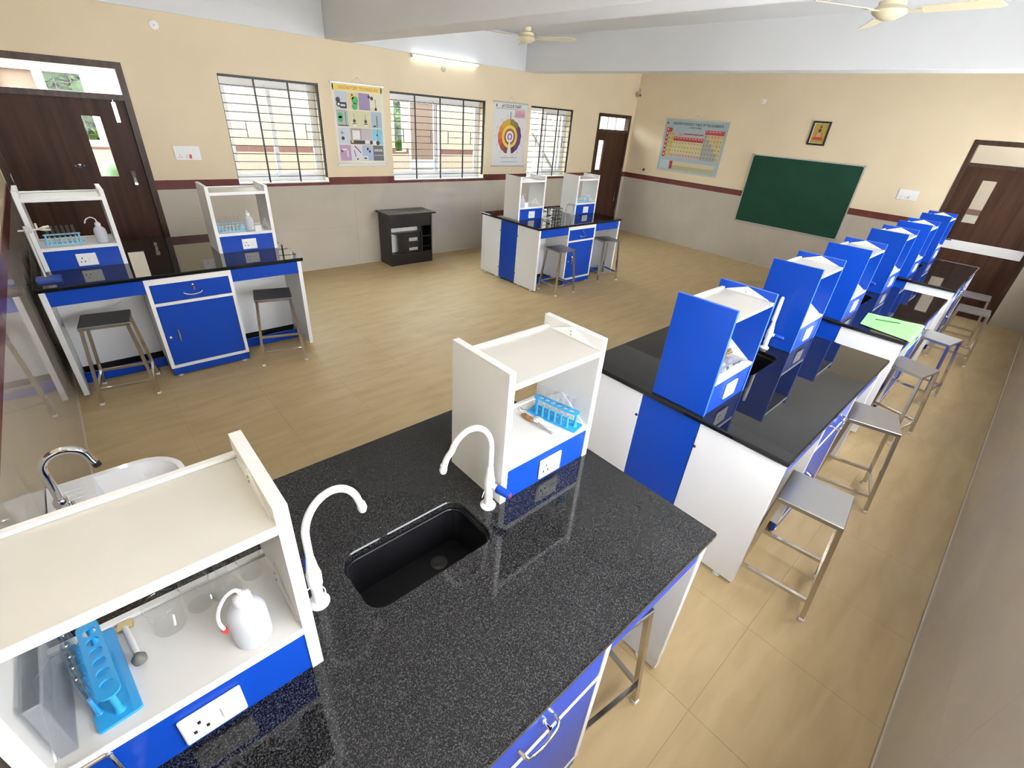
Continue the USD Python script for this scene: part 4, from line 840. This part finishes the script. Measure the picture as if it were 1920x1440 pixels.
# matching tube lights of the walls behind the camera
for lab, bs, lc in (('tube light on the wall above the wash basin', LEFT, (0, 5.2, 2.765)), ('tube light on the wall above the wash basin, nearer the aisle', LEFT, (0, 2.5, 2.765)), ('tube light high on the aisle wall', NEAR, (3.2, 0, 2.765))):
    t = thing('tube_light', lab, 'lamp', lc, basis=bs)
    part('batten', rb(-.585, .585, -.01, .017, .0125, .034, .003), PLATE, t); part('tube', cyl(.0135, 1.13, (0, -.003, .051), 16, 'x'), TUBE, t, 'glowing tube')
    for x in (-.576, .576): part('end_cap', rb(x-.012, x+.012, -.023, .017, .030, .068, .003), PLATE, t)

# ceiling fans
def fan(label, loc, rot):
    t = thing('ceiling_fan', label, 'ceiling fan', loc, math.radians(rot), 'ivory ceiling fans')
    top = CEIL-loc[2]
    part('motor', lathe([(0, -.045), (.05, -.045), (.075, -.030), (.105, -.012), (.115, .004), (.10, .020), (.085, .03), (.085, .055), (.06, .065), (0, .065)], 36), IVORY, t, smooth=32)
    part('rod', cyl(.012, top-.06, (0, 0, .06+(top-.06)/2), 14), IVORY, t); part('canopy', lathe([(.012, top-.09), (.03, top-.085), (.055, top-.03), (.06, top-.001), (.012, top-.001)], 24), IVORY, t, smooth=35)
    part('lower_cup', lathe([(.013, .065), (.045, .07), (.05, .11), (.03, .135), (.013, .14)], 24), IVORY, t, smooth=35)
    for k in range(3):
        a = k*2*PI/3; R = np.array([[math.cos(a), -math.sin(a), 0], [math.sin(a), math.cos(a), 0], [0, 0, 1]])
        pl = Polygon([(.17, -.045), (.50, -.065), (.60, -.035), (.63, .035), (.60, .055), (.17, .045)]); m = ext(pl, .005, -.002)
        v = m.vertices.copy(); v[:, 2] += -v[:, 1]*.20-.0; m.vertices = v @ R.T
        b = part('blade', m, IVORY, t)
        br = ext(Polygon([(.09, -.02), (.20, -.03), (.20, .03), (.09, .02)]), .005, -.008); v = br.vertices.copy(); v[:, 2] += -v[:, 1]*.2*np.clip((v[:, 0]-.09)/.1, 0, 1); br.vertices = v @ R.T
        part('blade_iron', br, IVORY, b)
    return t
fan('ivory ceiling fan behind the beam, near the tube light', (5.134, 5.586, 2.97), -67)
fan('ivory ceiling fan at the top right of the view', (5.09, 1.80, 2.97), -92)

t = thing('security_camera', 'small white security camera in the far corner', 'camera', (ROOM_X-.075, ROOM_Y-.085, 2.70), math.radians(225))
part('housing', rb(-.06, .075, -.035, .035, -.035, .035, .008), M('camera_cream', (.55, .50, .40), .4), t); part('lens', cyl(.021, .012, (.079, 0, -.004), 16, 'x'), BLK, t); part('bracket', tube([(-.01, 0, .035), (-.012, 0, .09), (-.045, 0, .11)], .011, 8), M('camera_arm', (.35, .33, .27), .5), t)
